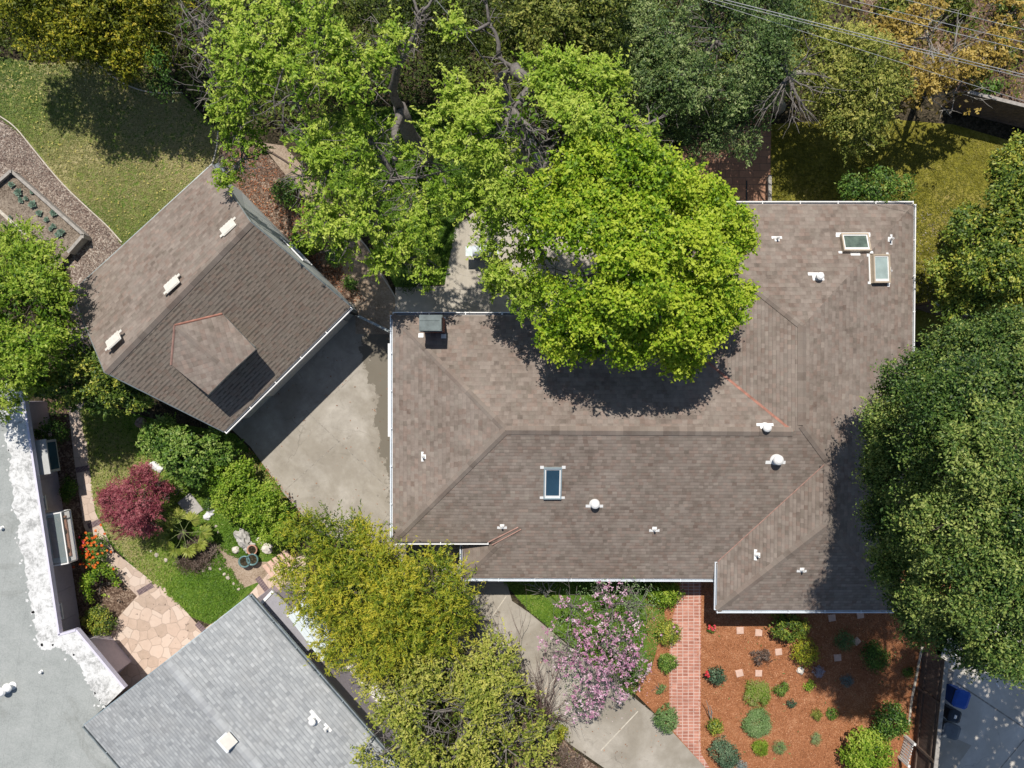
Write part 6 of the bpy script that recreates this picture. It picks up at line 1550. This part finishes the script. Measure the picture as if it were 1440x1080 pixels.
# ------------------------------------------------------------------ bins and bits on the neighbour side
def bin_(px, py, w, d, h, mat, label, rz, lidmat=None):
    c = P(px, py, 0); t = empty('wheelie_bin', c, label, 'bin', 'bins beside the side fence')
    u = Vector((math.cos(rz), math.sin(rz), 0)); v = Vector((-u.y, u.x, 0)); mb = MB()
    lo = [c+u*a*w*.38+v*b*d*.38 for a, b in ((-1, -1), (1, -1), (1, 1), (-1, 1))]; hi = [c+u*a*w*.48+v*b*d*.48+UP*h*.92 for a, b in ((-1, -1), (1, -1), (1, 1), (-1, 1))]
    for i in range(4):
        j = (i+1) % 4; mb.face([lo[i], lo[j], hi[j], hi[i]])
    mb.face(lo[::-1]); mb.build('body', mat, t)
    mb = MB(); g2 = []
    prof = []
    for a, b in ((-1, -.7), (-.7, -1), (.7, -1), (1, -.7), (1, .7), (.7, 1), (-.7, 1), (-1, .7)): prof.append((a, b))
    r1 = [c+u*a*w*.52+v*b*d*.52+UP*h*.921 for a, b in prof]; r2 = [c+u*a*w*.52+v*b*d*.52+UP*h*.96 for a, b in prof]; r3 = [c+u*a*w*.36+v*b*d*.38+UP*h for a, b in prof]
    for A_, B_ in ((r1, r2), (r2, r3)):
        for i in range(8): mb.face([A_[i], A_[(i+1) % 8], B_[(i+1) % 8], B_[i]])
    mb.face(r3); mb.build('lid', lidmat or mat, t)
    mb = MB(); mb.tube([c-u*w*.54+v*d*k*.5+UP*h*.93 for k in (-.8, 0, .8)], .018, 6); mb.build('handle', M_blackpl, t)
    for s in (-1, 1):
        mb = MB(); mb.lathe(c-u*w*.36+v*(d*.40*s)+UP*.1, [(.1, 0), (.1, .05*1)], 14, 0, v*s); mb.build('wheel', M_blackpl, t)
    return t
bin_(1333, 970, .66, .74, 1.0, M_blue, 'blue wheelie bin, topmost of three beside the side fence', -.3)
bb = bin_(1326, 995, .5, .5, .9, M_blackpl, 'black bin with a small white mark on its lid, between the blue and grey ones', -.25)
mb = MB(); c = P(1326, 995, 0); mb.box((c.x, c.y), .10, .16, .9, .906, -.3); mb.build('sticker', M_white, bb)
bin_(1322, 1016, .72, .62, .85, M_graypl, 'grey flat-topped bin, lowest of three beside the side fence', -.3)
slab('stacked_board', 'pale boards stacked against the fence just above the blue bin', [(1331, 945), (1342, 945), (1339, 962), (1328, 962)], 0, .3, M_wood, 'boards')
slab('white_pipe', 'white length of gutter lying between the fence and the paving, under the big evergreen', [(1342, 915), (1346, 915), (1343, 935), (1340, 935)], 0, .12, M_gutter, 'gutter pipe')
slab('paper_scrap', 'tiny white scrap lying on the shaded concrete', [(1400, 961), (1402, 960), (1406, 966), (1404, 967)], .006, .02, M_white, 'litter', bev=.003)
# patio: a grill and a white chair half hidden by leaves
c = P(679, 358, 0); t = empty('patio_grill', c, 'grey metal grill on the patio half hidden by leaves', 'grill')
mb = MB(); mb.box((c.x, c.y), .75, .5, .1, .82); mb.build('cabinet', M_graypl, t)
mb = MB(); mb.tube([c+Vector((-.4, 0, .84)), c+Vector((.4, 0, .84))], .24, 14); mb.build('lid', M_gutter, t, True)
mb = MB(); mb.tube([c+Vector((-.25, -.27, .9)), c+Vector((.25, -.27, .9))], .015, 6); mb.build('handle', M_black, t)
for s in (-1, 1):
    mb = MB(); mb.box((c.x+s*.55, c.y), .3, .42, .78, .82); mb.build('side_shelf', M_galv, t)
c = P(746, 333, 0); t = empty('patio_chair', c, 'white patio chair glimpsed through the maple leaves', 'chair')
mb = MB(); mb.box((c.x, c.y), .5, .5, .42, .46); mb.build('seat', M_white, t)
mb = MB(); mb.obox(c+Vector((0, .24, .46)), Vector((1, 0, 0)), Vector((0, .2, 1)).normalized(), Vector((0, -1, .2)).normalized(), -.25, .25, 0, .45, 0, .03); mb.build('backrest', M_white, t)
for a, b in ((-1, -1), (1, -1), (1, 1), (-1, 1)):
    mb = MB(); mb.box((c.x+a*.21, c.y+b*.21), .04, .04, 0, .419); mb.build('leg', M_white, t)
# ------------------------------------------------------------------ overhead lines
def wire(px0, px1, z, r, label, ext=3.0, sag=.35, twin=0):
    a = P(px0[0], px0[1], z); b = P(px1[0], px1[1], z); d = b-a
    A0 = a-d*.9; B0 = b+d*ext
    pts = []
    for i in range(41):
        t = i/40; p = A0.lerp(B0, t); pts.append(p-UP*sag*4*t*(1-t)+UP*sag*.6)
    mb = MB(); mb.tube(pts, r, 5)
    if twin: mb.tube([p+Vector((.0, -twin, -.05)) for p in pts], r*.8, 5)
    return tag(mb.build('power_line', M_wire), label, 'power line', 'overhead lines at the top right')
wire((1040, 5), (1440, 102), 8.5, .013, 'thick double overhead line running from top centre-right down to the right edge', twin=.06)
wire((1040, 16), (1440, 139), 8.2, .008, 'lowest and thinnest overhead line at top right, dipping over the back fence')
wire((1155, 0), (1440, 67), 8.8, .010, 'overhead line directly above the thick double one')
wire((1195, 0), (1440, 56), 8.8, .009, 'second highest overhead line at top right, above the golden tree')
wire((1275, 0), (1440, 38), 8.8, .009, 'highest overhead line, cutting across the top right corner')
a = P(605, -10, 8); b = P(665, 62, 7); mb = MB(); mb.tube([a+(a-b)*3, a, b, P(720, 140, 5.2), P(790, 300, 3.2), P(915, 440, 2.9)], .012, 5)
tag(mb.build('service_cable', M_wire), 'thin service cable dropping through the walnut limbs at top centre', 'cable')

# ------------------------------------------------------------------ light, sky, camera
ELEV, AZ = 61.0, math.atan2(.17, 1.0)
world = bpy.data.worlds.new('World'); scene.world = world; world.use_nodes = True
wt = world.node_tree; wt.nodes.clear()
sky = wt.nodes.new('ShaderNodeTexSky'); sky.sky_type = 'NISHITA'; sky.sun_disc = False; sky.sun_elevation = R(ELEV); sky.sun_rotation = -AZ
sky.air_density = 1.0; sky.dust_density = .6
bg = wt.nodes.new('ShaderNodeBackground'); bg.inputs['Strength'].default_value = SKY
wo_ = wt.nodes.new('ShaderNodeOutputWorld'); wt.links.new(sky.outputs[0], bg.inputs[0]); wt.links.new(bg.outputs[0], wo_.inputs[0])
sun = bpy.data.lights.new('sun', 'SUN'); sun.energy = SUN; sun.angle = R(.53); sun.color = (1.0, .955, .88)
so = bpy.data.objects.new('sun', sun); COL.objects.link(so)
e = R(ELEV); d = Vector((math.sin(AZ)*math.cos(e), -math.cos(AZ)*math.cos(e), -math.sin(e)))
so.rotation_euler = d.to_track_quat('-Z', 'Y').to_euler(); so.location = -d*60
cam = bpy.data.cameras.new('camera'); cam.sensor_width = 36; cam.lens = 36*H/(1440*S); cam.clip_end = 2000
co = bpy.data.objects.new('camera', cam); COL.objects.link(co); co.location = (0, 0, H); co.rotation_euler = (0, 0, 0)
scene.camera = co
scene.view_settings.view_transform = 'Standard'; scene.view_settings.look = 'None'; scene.view_settings.exposure = 0; scene.view_settings.gamma = 1
scene.cycles.max_bounces = 6; scene.cycles.diffuse_bounces = 3; scene.cycles.transmission_bounces = 3; scene.cycles.transparent_max_bounces = 6
print('leaves', NLEAF[0])
